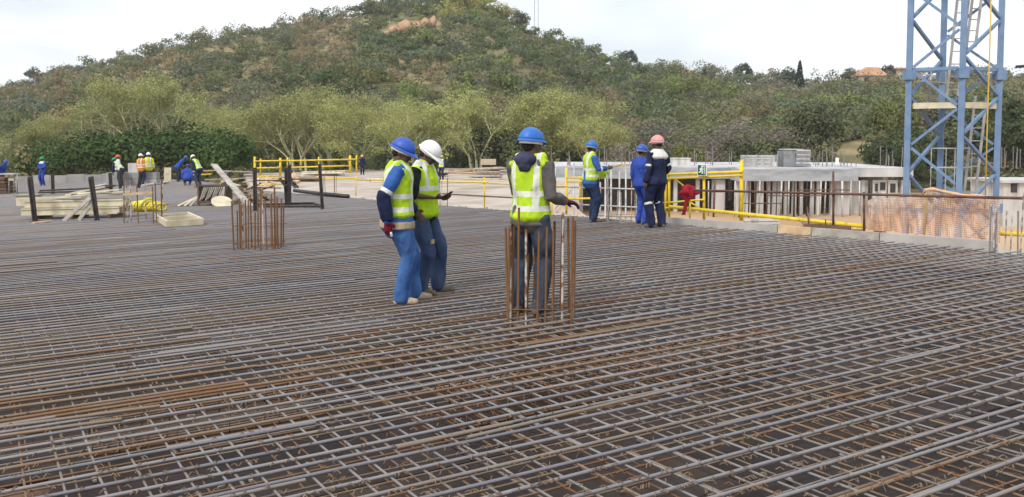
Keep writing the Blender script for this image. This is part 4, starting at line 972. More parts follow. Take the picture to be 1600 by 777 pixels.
for k, (x0, y0, x1, y1, lb) in enumerate(((99, 346, 141, 309, 'grey-green plank leaning on the beam stack, left of its pair'), (123, 345, 147, 311, 'grey-green plank leaning on the beam stack, right of its pair'))):
    p = G(x0, y0); q = at(x1, y1, p.y + .35); one('leaning_plank', MB().bar(p, q, .11, .03, up=(0, -1, .4)), M['grey_timber'], p, lb, 'plank')
p, q = G(52, 350), G(80, 347); one('loose_board', MB().bar(p + Vector((0, 0, .02)), q + Vector((0, 0, .03)), .1, .03), M['tan_timber'], p, 'short pale board lying in front of the beam stack', 'board')
p = G(46, 326); t = thing('formwork_box', p, 'small cream wooden box standing on the left end of the beam stack', 'box')
ww = .6
for dx, dy, sx_, sy_ in ((0, -.25, ww, .03), (0, .25, ww, .03), (-ww / 2, 0, .03, .47), (ww / 2, 0, .03, .47)): MB().box((p.x + dx, p.y + dy, p.z + .28), (sx_, sy_, .34)).build('side', M['cream_timber'], t)
MB().box((p.x, p.y, p.z + .47), (.75, .62, .03)).build('lid', M['grey_timber'], t)
# dark steel posts
def steel_post(px0, y0, px1, y1, label, r=.06, extra=None):
    p = G(px1, y1); q = at(px0, y0, p.y); t = thing('steel_post', p, label, 'post'); MB().bar(p + Vector((0, 0, -.03)), q, r * 1.6, r * 1.6, up=(0, 1, 0)).build('upright', M['dark_steel'], t)
    MB().bar(p + Vector((-.02, -.055 - r * .3, .05)), q + Vector((-.02, -.055 - r * .3, -.05)), r * .6, .02, up=(0, 1, 0)).build('lip', M['dark_steel'], t)
    MB().box(p + Vector((0, 0, .0)), (r * 3.2, r * 3.2, .02)).build('base_plate', M['dark_steel'], t); return t
steel_post(47, 276, 55, 346, 'dark steel post in front of the left end of the beam stack')
steel_post(142, 276, 152, 345, 'leaning dark steel post in front of the middle of the beam stack')
steel_post(82, 272, 83, 303, 'dark steel post just right of the worker in the green helmet', .07)
steel_post(172, 270, 174, 304, 'dark steel post left of the stooping worker in the white vest', .07)
steel_post(189, 262, 188, 298, 'dark steel post at the legs of the stooping worker in the white vest', .06)
steel_post(219, 268, 217, 294, 'dark steel post left of the man in the orange vest', .06)
for x0, y0, x1, y1, yb, lb in ((62, 298, 176, 293, 303, 'upper dark pole lying along the far left edge'), (60, 301, 142, 299, 305, 'lower dark pole lying along the far left edge'), (120, 303, 180, 290, 305, 'slanting dark pole behind the beam stack')):
    Y = G((x0 + x1) / 2, yb).y; one('dark_pole', MB().tube([at(x0, y0, Y), at(x1, y1, Y)], .04, 8), M['dark_steel'], at(x0, y0, Y), lb, 'pole', smooth=True)
# timber across the starter bars, hose, box frame
p, q = at(193, 304, G(215, 349).y - .1), at(240, 301, G(215, 349).y - .1); one('cross_plank', MB().bar(p, q, .05, .06), M['tan_timber'], p, 'thin tan plank tied across the upright bars by the yellow hose', 'plank')
c = G(228, 331); t = thing('hose_coil', c, 'coil of bright yellow hose lying on the deck', 'hose')
rr = random.Random(2)
for k in range(11):
    r = .17 + rr.uniform(-.03, .03); x = c.x - .42 + k * .084; tl = rr.uniform(-.5, .5); yw = rr.uniform(-.5, .5)
    pts = [(x + math.sin(q) * r * tl * .6 + math.cos(q) * r * .35, c.y + .1 + math.cos(q) * r * 1.5, c.z + .04 + r * (1 + math.sin(q)) * (.9 - .5 * abs(k - 5) / 9)) for q in np.linspace(0, 2 * PI, 22, endpoint=False)]
    MB().tube(pts, .030, 7, closed=True).build('loop', M['yellow_hose'], t, smooth=True)
a, b, ux, uy, w = frame_at(261, 356, 317, 352); 
t = thing('shutter_box', a, 'open cream timber box frame lying on the deck right of the yellow hose', 'box'); L = 1.35; uy2 = (G(243, 344) - a); uy2.z = 0; Ly = uy2.length; uy2.normalize()
for p, q in ((a, a + ux * w), (a + uy2 * Ly, a + uy2 * Ly + ux * w), (a, a + uy2 * Ly), (a + ux * w, a + ux * w + uy2 * Ly), (a + uy2 * Ly * .5, a + ux * w + uy2 * Ly * .5)):
    p = Vector((p.x, p.y, zs(p.x, p.y) + .09)); q = Vector((q.x, q.y, zs(q.x, q.y) + .09)); MB().bar(p, q, .05, .15).build('side', M['cream_timber'], t)
# disc, bundle of dark spacers, leaning plank, heap of offcuts
c = G(347, 322); mb = MB(); ax = Vector((.35, -.55, .75)).normalized(); s1 = Vector((.93, .2, .28)); s1 = (s1 - ax * s1.dot(ax)).normalized(); s2 = ax.cross(s1); c2 = c + Vector((0, 0, .14))
top_ = [c2 + s1 * .34 * math.cos(q) + s2 * .28 * math.sin(q) for q in np.linspace(0, 2 * PI, 24, endpoint=False)]; bt = [p - ax * .03 for p in top_]
mb._add(top_ + bt, [tuple(range(24)), tuple(range(47, 23, -1))] + [(k, k + 24, (k + 1) % 24 + 24, (k + 1) % 24) for k in range(24)])
one('timber_disc', mb, M['cream_timber'], c, 'cream oval disc leaning in front of the dark bundle', 'disc')
a, b, ux, uy, w = frame_at(311, 322, 352, 321); t = thing('spacer_bundle', a, 'crate of dark wire spacers with slanting grey strips on the deck', 'crate')
def Q(u, v, z): p = a + ux * u + uy * v; return Vector((p.x, p.y, zs(p.x, p.y) + z))
MB().box(Q(w / 2, .4, .40), (w * .96, .75, .50), math.atan2(ux.y, ux.x)).build('core', M['dark_bale'], t)
for u in (0, w): MB().bar(Q(u, -.02, 0), Q(u, -.02, .78), .06, .06).build('post', M['rust_tube'], t)
MB().bar(Q(-.05, -.03, .12), Q(w + .05, -.03, .12), .06, .08).build('rail', M['brown_timber'], t); MB().bar(Q(-.05, -.03, .68), Q(w + .05, -.03, .68), .04, .05).build('rail', M['brown_timber'], t)
for k in range(13):
    u = .05 + k * (w - .1) / 12; MB().bar(Q(u, -.05, .18 + .05 * (k % 3)), Q(min(w, u + .16), -.05, .62), .035, .02, up=(0, 1, 0)).build('strip', M['grey_timber'], t)
for k, (x0, y0, x1, y1, lb) in enumerate(((278, 322, 306, 309, 'pale board propped on the left of the dark bundle, lowest'), (288, 322, 311, 306, 'pale board propped on the left of the dark bundle, middle'), (297, 322, 318, 300, 'thin board propped on the left of the dark bundle, steepest'))):
    p = G(x0, y0); q = at(x1, y1, p.y + .2); one('propped_board', MB().bar(p, q, .13, .025, up=(0, -.3, 1)), M['cream_timber' if k < 2 else 'grey_timber'], p, lb, 'board')
p = G(391, 323); q = at(334, 257, p.y + 3.2); one('leaning_plank', MB().bar(p, q, .22, .05, up=(.5, -.6, .6)), M['grey_timber'], p, 'long grey plank leaning steeply up to the left beside the upright bars', 'plank')
p = at(356, 268, 33); q = G(340, 302); one('leaning_strut', MB().bar(q, p, .06, .06), M['grey_timber'], q, 'thin strut crossing under the long leaning plank', 'strut')
c = G(378, 318); t = thing('offcut_heap', c, 'heap of tan timber offcuts behind the column bars', 'timber heap'); rr = random.Random(12)
for k in range(34):
    p = c + Vector((rr.uniform(-.7, .6), rr.uniform(.2, 1.6), 0)); p.z = zs(p.x, p.y) + .05 + rr.random() ** 1.5 * .75; an = rr.uniform(0, PI); l = rr.uniform(.2, .5); dv = Vector((math.cos(an), math.sin(an), rr.uniform(-.4, .4))) * l
    MB().bar(p - dv, p + dv, rr.uniform(.06, .14), .035).build('offcut', M[rr.choice(('tan_timber', 'tan_timber', 'cream_timber', 'brown_timber'))], t)
# black bundle of steel, thin post, frame on the deck, black pipe
p = G(452, 323); t = thing('steel_bundle', p, 'upright bundle of dark steel sections standing on the deck', 'steel sections')
for px, ytop, dy in ((447, 262, .1), (452.5, 258, 0)): MB().bar(G(px, 322) + Vector((0, dy, 0)), at(px, ytop, p.y + dy), .085, .12, up=(0, 1, 0)).build('section', M['dark_steel'], t)
MB().bar(G(446, 321) + Vector((0, .15, 0)), at(446, 290, p.y + .1), .07, .1, up=(0, 1, 0)).bar(at(446, 291, p.y + .1), at(437, 279, p.y + .1), .07, .1, up=(0, 1, 0)).build('crooked_section', M['dark_steel'], t)
steel_post(499.5, 256, 504, 327, 'tall thin dark steel post right of the upright bundle', .05)
steel_post(398, 262, 399, 330, 'rusty dark post below the left end of the far yellow guardrail', .06)
a_, b_, c_, d_ = G(400, 325), G(505, 325), G(490, 320), G(400, 322); t = thing('steel_skid', a_, 'flat dark steel frame lying on the deck round the upright bundle', 'frame')
for p, q in ((a_, b_), (b_, c_), (c_, d_), (d_, a_)): MB().tube([p + Vector((0, 0, .05)), q + Vector((0, 0, .05))], .035, 8).build('side', M['dark_steel'], t, smooth=True)
p, q = G(460, 304), G(544, 310); one('black_pipe', MB().tube([p + Vector((0, 0, .16)), (p + q) / 2 + Vector((0, 0, .10)), q + Vector((0, 0, .07))], .075, 12), M['black_pipe'], p, 'black plastic pipe lying on the deck behind the thin post', 'pipe', smooth=True)
for k, (x0, x1, y, lb) in enumerate(((398, 448, 282, 'brown tube tied between the rusty dark post and the upright bundle'), (452, 504, 280, 'brown tube tied between the upright bundle and the thin post'))):
    Y = G(450, 323).y + .1; one('tie_tube', MB().tube([at(x0, y, Y), at(x1, y, Y)], .02, 6), M['rust_tube'], at(x0, y, Y), lb, 'tube', smooth=True)
# left edge trestle, blocks, boards
p = G(14, 303); t = thing('trestle', p, 'pale trestle table cut by the left photo edge', 'trestle')
for px in (14, 22, 27): q = G(px, 303); post('leg', q, at(px, 273, q.y), .03, M['grey_timber'], t)
MB().bar(at(4, 272, p.y), at(26, 272, p.y), .6, .06).build('top', M['roof_white'], t); MB().bar(at(16, 280, p.y), at(24, 280, p.y), .3, .14).build('shelf_box', M['cream_timber'], t)
c = G(2, 303); t = thing('brown_stack', c, 'stack of reddish brown panels at the left photo edge', 'stack')
for k in range(5): MB().box(c + Vector((0, .2, .1 + k * .16)), (.75 - .03 * k, .8, .13)).build('panel', M['brown_timber'], t)
c = G(212, 290); t = thing('block_pile', c, 'grey concrete blocks piled in front of the men in orange and yellow', 'blocks')
for k in range(4):
    for j in range(2): MB().box(c + Vector((-1.35 + k * .72, .3, .2 + j * .36)), (.70, .5, .345)).build('block', M['concrete_dark'], t)
MB().box(c + Vector((-.1, .5, .95)), (.9, .4, .6)).build('white_block', M['white_panel'], t)
c = G(262, 285); one('upright_board', MB().bar(c, at(262, 262, c.y), .42, .06, up=(0, 1, 0)), M['cream_timber'], c, 'upright cream board left of the bending man in blue', 'board')
for k, (x0, y0, x1, y1, lb) in enumerate(((225, 291, 252, 288, 'white board lying at the feet of the man in yellow'), (236, 290, 262, 286, 'second white board lying right of the man in yellow'), (150, 293, 184, 287, 'pale board lying left of the stooping worker'))):
    p, q = G(x0, y0), G(x1, y1); one('loose_board', MB().bar(p + Vector((0, 0, .06)), q + Vector((0, 0, .08)), .3, .06), M['white_panel'], p, lb, 'board')
# yellow and rusty frames with bars at (285..390, 258..285)
t = thing('edge_fence', G(340, 284), 'tangle of thin upright bars and tan rails behind the dark bundle', 'fence'); rr = random.Random(31); Y = G(340, 283).y
for k in range(26):
    px = rr.uniform(282, 396); q = at(px, rr.uniform(255, 268), Y + rr.uniform(-.5, 1.5)); V, Fq = bar_geo((q.x, q.y, q.z - 1.1), q, .018, 5, 1, 0, 2)
    mesh_obj('upright', np_mesh('upright', V - np.array(t.location), Fq, np.full(len(Fq), rr.uniform(.3, .95))), M['bar'], t)
for x0, y0, x1, y1, m_ in ((284, 269, 345, 266, 'tan_timber'), (284, 274, 330, 272, 'yellow'), (320, 281, 396, 278, 'grey_timber'), (340, 267, 398, 269, 'grey_timber')): MB().bar(at(x0, y0, Y), at(x1, y1, Y), .05, .07).build('rail', M[m_], t)

# ------------------------------------------------------------------ piles on the far slab
def planks(px0, px1, y, n, label, m_, seed, lift=.0):
    a, b = Gf(px0, y), Gf(px1, y); t = thing('plank_pile', a, label, 'timber pile'); rr = random.Random(seed); w = (b - a)
    for k in range(n):
        l0, l1 = rr.uniform(0, .2), rr.uniform(.75, 1.0); j = k % 3; z = .08 + (k // 3) * .14; dy = Vector((0, j * .35 + rr.uniform(-.1, .1), z)); sk = Vector((0, rr.uniform(-.4, .4), rr.uniform(-.03, .09)))
        MB().bar(a + w * l0 + dy, a + w * l1 + dy + sk, .30, .10).build('plank', M[m_ if rr.random() < .7 else 'grey_timber'], t)
planks(692, 752, 272, 9, 'pile of tan planks on the far slab right of the white helmet', 'tan_timber', 1)
planks(738, 792, 273, 12, 'higher pile of tan planks on the far slab left of the hooded man', 'tan_timber', 2)
planks(655, 700, 276, 6, 'low pile of brown planks on the far slab behind the phone', 'brown_timber', 3)
planks(722, 800, 281, 5, 'loose yellowish planks on the near part of the far slab', 'cream_timber', 4)
planks(470, 540, 275, 8, 'pile of pale boards below the far yellow guardrail', 'cream_timber', 5)
planks(572, 640, 285, 5, 'low pile of pale planks on the far slab right of the yellow-helmeted worker', 'cream_timber', 6)
planks(600, 660, 274, 7, 'distant pile of tan planks behind the blue helmet', 'tan_timber', 7)
planks(425, 500, 284, 7, 'low pile of brown planks behind the upright steel bundle', 'brown_timber', 8)
planks(800, 880, 276, 8, 'distant pile of grey planks behind the hooded man', 'grey_timber', 9)
def earth_pile(px, Y, w, n, m_, label, seed):
    p = at(px, 300, Y); rr = random.Random(seed); t = thing('board_pile', (p.x, p.y, GZ), label, 'timber pile')
    for k in range(n):
        z = GZ + .08 + (k // 2) * .16; dx = rr.uniform(-.2, .2); MB().bar((p.x - w / 2 + dx, p.y + (k % 2) * .5, z), (p.x + w / 2 + dx * .5, p.y + (k % 2) * .5 + rr.uniform(-.3, .3), z + rr.uniform(-.02, .06)), .42, .13).build('board', M[m_], t)
for a in ((1130, 46, 2.6, 6, 'tan_timber', 'pile of tan boards on the earth below the exit sign', 1), (1190, 50, 2.0, 5, 'white_panel', 'stack of pale sheets on the earth below the pale roof stack', 2), (1235, 42, 2.4, 4, 'brown_timber', 'pile of brown boards on the earth left of the rusty rail post', 3),
          (1320, 46, 2.2, 6, 'tan_timber', 'pile of tan boards on the earth right of the rusty rail post', 4), (1280, 50, 1.6, 5, 'grey_timber', 'stack of grey boards on the earth near the building', 5)): earth_pile(*a)
c = Gf(762, 270); t = thing('brick_pallet', c, 'pallet of pink-tan bricks on top of the higher plank pile', 'bricks')
for j in range(3):
    for k in range(5): MB().box(c + Vector((-.5 + k * .27, .6, .75 + j * .17)), (.26, .5, .16)).build('brick', M['tan_wall'], t)
c = E(862, 312, 2.6); c.z = fz(c.x, c.y); t0 = MB(); n, m_ = 26, 8; V = [tuple(c + Vector((-.3, 0, 1.25)))]
for j in range(1, m_ + 1):
    for k in range(n):
        an = 2 * PI * k / n; r = j / m_; q = 1 + .12 * math.sin(an * 3 + 1) + .06 * math.sin(an * 7); V.append((c.x - .3 + 1.5 * r * q * math.cos(an), c.y + 1.5 * r * q * math.sin(an), c.z - .02 + 1.25 * (1 - r) ** 1.15))
Fs = [(0, 1 + k, 1 + (k + 1) % n) for k in range(n)] + [(1 + (j - 1) * n + k, 1 + j * n + k, 1 + j * n + (k + 1) % n, 1 + (j - 1) * n + (k + 1) % n) for j in range(1, m_) for k in range(n)]
t0._add(V, Fs); one('sand_heap', t0, mat('pink_sand', (.48, .36, .28), (.60, .48, .39), 2.5, .95, bump=.4, bscale=14), c, 'heap of pinkish sand right of the hooded man', 'sand heap', smooth=True)
c = E(862, 300, 1.6); t = thing('warning_post', (c.x, c.y, fz(c.x, c.y)), 'orange warning post in front of the sand heap', 'post')
post('pole', (c.x, c.y, fz(c.x, c.y)), (c.x, c.y, c.z + .2), .03, M['yellow'], t); MB().box((c.x, c.y - .03, c.z + .17), (.18, .03, .22)).bar((c.x - .22, c.y - .03, c.z + .10), (c.x + .22, c.y - .03, c.z + .16), .03, .09).build('panel', M['orange_band'], t)

# ------------------------------------------------------------------ people
def cloth_mat(name, c, c2=None, rough=.85, **k): return mat(name, c, c2, k.pop('scale', 9), rough, bump=.9, bscale=15, spec=.2, stretch=(1, 1, .7), **k)
M['skin'] = mat('dark_brown_skin', (.085, .043, .027), (.125, .068, .044), 14, .5, spec=.45)
M['hair'] = mat('black_hair', (.010, .009, .008), (.02, .017, .015), 60, .8, bump=.6, bscale=120)
M['jeans'] = cloth_mat('blue_work_denim', (.026, .078, .235), (.075, .175, .40), scale=4, lo=.32, hi=.70)
M['jeans_worn'] = cloth_mat('worn_dark_denim', (.022, .042, .10), (.085, .125, .21), scale=4, lo=.32, hi=.70)
M['jeans_dark'] = cloth_mat('dark_grey_denim', (.035, .045, .07), (.07, .085, .12), scale=5)
M['blue_shirt'] = cloth_mat('blue_work_jacket', (.03, .095, .33), (.05, .13, .40), scale=5)
M['navy'] = cloth_mat('navy_overall', (.010, .014, .045), (.022, .03, .075), scale=5)
M['mid_blue'] = cloth_mat('slate_blue_overall', (.014, .023, .062), (.028, .044, .10), scale=5)
M['royal'] = cloth_mat('royal_blue_overall', (.022, .055, .30), (.04, .085, .38), scale=5)
M['black_shirt'] = cloth_mat('black_tshirt', (.010, .013, .012), (.022, .026, .025))
M['grey_hoodie'] = cloth_mat('grey_hoodie', (.085, .078, .075), (.14, .13, .125))
M['hood'] = cloth_mat('navy_hood', (.03, .035, .07), (.055, .06, .105))
M['boot'] = mat('dusty_leather', (.10, .075, .05), (.20, .155, .10), 12, .85, bump=.3)
M['boot_light'] = mat('tan_leather', (.36, .28, .19), (.50, .41, .30), 12, .85, bump=.3)
M['glove_red'] = cloth_mat('red_work_glove', (.17, .012, .02), (.27, .025, .035))
M['glove_dark'] = cloth_mat('dark_red_glove', (.055, .018, .02), (.14, .03, .035), scale=30)
M['reflective'] = mat('silver_reflective_tape', (.55, .56, .54), (.72, .73, .71), 30, .45)
M['khaki'] = cloth_mat('khaki_band', (.33, .26, .17), (.42, .34, .23))
M['white_cloth'] = cloth_mat('off_white_cloth', (.62, .62, .60), (.74, .74, .72))
for nm, c in (('blue', (.018, .14, .50)), ('royal', (.02, .085, .42)), ('white', (.80, .80, .79)), ('pink', (.72, .29, .27)), ('green', (.01, .30, .11)), ('orange', (.75, .13, .03)), ('yellow', (.78, .60, .05))):
    M['helmet_' + nm] = mat(nm + '_helmet_plastic', c, [q * .82 + .03 for q in c], 14, .48, spec=.45, lo=.45, hi=.8)
def vest_mat(name, col, back=True, low=1.02, mid=1.16, tape=(.66, .68, .60)):
    """fluorescent mesh vest with two tapes round the body and one over each shoulder"""
    m, nt, b = new_mat(name); N, L = nt.nodes, nt.links; tc = N.new('ShaderNodeTexCoord'); sp_ = N.new('ShaderNodeSeparateXYZ'); L.new(tc.outputs['Object'], sp_.inputs[0])
    def band(sock, c0, hw):
        s = N.new('ShaderNodeMath'); s.operation = 'SUBTRACT'; L.new(sock, s.inputs[0]); s.inputs[1].default_value = c0
        a = N.new('ShaderNodeMath'); a.operation = 'ABSOLUTE'; L.new(s.outputs[0], a.inputs[0]); l = N.new('ShaderNodeMath'); l.operation = 'LESS_THAN'; L.new(a.outputs[0], l.inputs[0]); l.inputs[1].default_value = hw; return l.outputs[0]
    ax = N.new('ShaderNodeMath'); ax.operation = 'ABSOLUTE'; L.new(sp_.outputs['X'], ax.inputs[0])
    v = band(ax.outputs[0], .115, .026); up = N.new('ShaderNodeMath'); up.operation = 'GREATER_THAN'; L.new(sp_.outputs['Z'], up.inputs[0]); up.inputs[1].default_value = low
    vm = N.new('ShaderNodeMath'); vm.operation = 'MULTIPLY'; L.new(v, vm.inputs[0]); L.new(up.outputs[0], vm.inputs[1])
    acc = vm.outputs[0]
    for z0 in (low, mid):
        mxx = N.new('ShaderNodeMath'); mxx.operation = 'MAXIMUM'; L.new(acc, mxx.inputs[0]); L.new(band(sp_.outputs['Z'], z0, .026), mxx.inputs[1]); acc = mxx.outputs[0]
    no = N.new('ShaderNodeTexNoise'); no.inputs['Scale'].default_value = 7; no.inputs['Detail'].default_value = 4; L.new(tc.outputs['Object'], no.inputs['Vector'])
    rp = N.new('ShaderNodeValToRGB'); rp.color_ramp.elements[0].position = .3; rp.color_ramp.elements[1].position = .7; rp.color_ramp.elements[0].color = (*[q * .68 for q in col], 1); rp.color_ramp.elements[1].color = (*col, 1); L.new(no.outputs['Fac'], rp.inputs['Fac'])
    mx = N.new('ShaderNodeMix'); mx.data_type = 'RGBA'; L.new(acc, mx.inputs[0]); L.new(rp.outputs['Color'], mx.inputs[6]); mx.inputs[7].default_value = (*tape, 1); L.new(mx.outputs[2], b.inputs['Base Color'])
    b.inputs['Roughness'].default_value = .75; b.inputs['Specular IOR Level'].default_value = .25
    n2 = N.new('ShaderNodeTexNoise'); n2.inputs['Scale'].default_value = 13; n2.inputs['Detail'].default_value = 4; L.new(tc.outputs['Object'], n2.inputs['Vector']); bp = N.new('ShaderNodeBump'); bp.inputs['Strength'].default_value = .8; bp.inputs['Distance'].default_value = .02; L.new(n2.outputs['Fac'], bp.inputs['Height']); L.new(bp.outputs[0], b.inputs['Normal'])
    return m
LIME = (.50, .74, .025)
M['vest_lime'] = vest_mat('lime_vest', LIME); M['vest_lime2'] = vest_mat('bright_lime_vest', (.54, .80, .02), mid=1.5, low=1.22)
M['vest_orange'] = vest_mat('orange_yellow_vest', (.80, .30, .05)); M['vest_yellow'] = vest_mat('yellow_vest', (.70, .72, .03)); M['vest_white'] = vest_mat('pale_vest', (.62, .70, .48))

def loft(rings, cap=True, n=14):
    """closed tube through rings (centre, rx, ry) with rounded ends; returns verts, faces"""
    C = [Vector(r[0]) for r in rings]; m = len(rings); V, Fs = [], []; prev = None; rows = []
    for i in range(m):
        tg = C[min(i + 1, m - 1)] - C[max(i - 1, 0)]; tg.normalize(); rows.append((C[i], rings[i][1], rings[i][2], tg))
    if cap:
        c, rx, ry, tg = rows[0]; e = min(rx, ry) * .6; rows.insert(0, (c - tg * e, rx * .55, ry * .55, tg)); c, rx, ry, tg = rows[-1]; e = min(rx, ry) * .6; rows.append((c + tg * e, rx * .55, ry * .55, tg))
    for c, rx, ry, tg in rows:
        sd = Vector((1, 0, 0)) - tg * tg.x
        if sd.length < .35: sd = Vector((0, 1, 0)) - tg * tg.y
        sd.normalize(); up = tg.cross(sd)
        for k in range(n): q = 2 * PI * k / n; V.append(c + sd * rx * math.cos(q) + up * ry * math.sin(q))
    mm = len(rows)
    for i in range(mm - 1):
        for k in range(n): Fs.append((i * n + k, i * n + (k + 1) % n, (i + 1) * n + (k + 1) % n, (i + 1) * n + k))
    Fs += [tuple(range(n - 1, -1, -1)), tuple((mm - 1) * n + k for k in range(n))]
    return V, Fs
def ell(c, r, Mr=None, n=14, m=10):
    V = []; Fs = []; c = Vector(c)
    for j in range(1, m):
        for k in range(n):
            th, ph = PI * j / m, 2 * PI * k / n; p = Vector((math.sin(th) * math.cos(ph) * r[0], math.sin(th) * math.sin(ph) * r[1], math.cos(th) * r[2])); V.append(c + (Mr @ p if Mr else p))
    for j in range(m - 2):
        for k in range(n): Fs.append((j * n + k, (j + 1) * n + k, (j + 1) * n + (k + 1) % n, j * n + (k + 1) % n))
    Fs += [tuple(range(n)), tuple((m - 2) * n + k for k in range(n - 1, -1, -1))]
    return V, Fs
WORK = bpy.data.scenes.new('work')                            # only used while skins are being fused, removed at the end
def fuse(shapes, vox, smooth_it=2, noise=0.0, nscale=9.0, seed=0, zclamp=None, stretch=(1, 1, 1)):
    """one continuous skin round overlapping shapes"""
    mb = MB()
    for V, Fs in shapes: mb._add(V, Fs)
    me = bpy.data.meshes.new('tmp'); me.from_pydata(mb.v, [], mb.f); ob = bpy.data.objects.new('tmp', me); WORK.collection.objects.link(ob)
    md = ob.modifiers.new('r', 'REMESH'); md.mode = 'VOXEL'; md.voxel_size = vox
    if smooth_it: sm = ob.modifiers.new('s', 'SMOOTH'); sm.factor = .5; sm.iterations = smooth_it
    vl = WORK.view_layers[0]; vl.update(); dg = vl.depsgraph; ev = ob.evaluated_get(dg); out = bpy.data.meshes.new_from_object(ev)
    bpy.data.objects.remove(ob); bpy.data.meshes.remove(me)
    n = len(out.vertices); co = np.empty(n * 3, np.float32); out.vertices.foreach_get('co', co); co = co.reshape(-1, 3)
    if noise:
        nr = np.empty(n * 3, np.float32); out.vertices.foreach_get('normal', nr); nr = nr.reshape(-1, 3)
        h = fnoise(co * np.array(stretch) * nscale + seed * 3.7, seed, 3) - .5; h = h + .6 * (np.abs(fnoise(co * np.array(stretch) * nscale * .7 + 9 + seed, seed + 7, 2) - .5) * -2 + .4)
        co = co + nr * (h * noise * 2)[:, None]
    if zclamp is not None: co[:, 2] = np.maximum(co[:, 2], zclamp)
    out.vertices.foreach_set('co', co.ravel()); out.polygons.foreach_set('use_smooth', [True] * len(out.polygons)); out.update(); return out
def lerp(a, b, t): return Vector(a) + (Vector(b) - Vector(a)) * t

def hand_shapes(wr, d, palm_n, side, curl, grow=0.0, fine=True):
    """palm, four bent fingers and a thumb; d points along the hand, palm_n out of the palm, side = +1 if the thumb lies on d x palm_n"""
    d = Vector(d).normalized(); pn = Vector(palm_n); pn = (pn - d * pn.dot(d)).normalized(); th = d.cross(pn) * side; sh = []
    wr = Vector(wr); g = grow
    Mr = Matrix((th, pn, d)).transposed()
    sh.append(ell(wr + d * .055, (.044 + g, .018 + g, .056 + g), Mr, 12, 8))
    for k, (o, L) in enumerate(((.031, .072), (.011, .080), (-.010, .075), (-.030, .060))):
        p = wr + d * .088 + th * o; pts = [p]; dd = d.copy(); q = p
        for j, f in enumerate((.45, .32, .23)):
            a = curl * (.5 + .35 * j); dd = (dd * math.cos(a) + pn * math.sin(a)).normalized(); q = q + dd * L * f; pts.append(q)
        r0 = .0095 + g * .7; sh.append(loft([(pt, r0 * (1 - .08 * i), r0 * (1 - .08 * i)) for i, pt in enumerate(pts)], n=8))
    p = wr + d * .028 + th * .036; q = p + (th * .75 + d * .55 + pn * .35).normalized() * .035; q2 = q + (d * .8 + pn * (.25 + curl * .5) + th * .05).normalized() * .032
    sh.append(loft([(p, .014 + g, .014 + g), (q, .012 + g * .7, .012 + g * .7), (q2, .0095 + g * .7, .0095 + g * .7)], n=8)); return sh

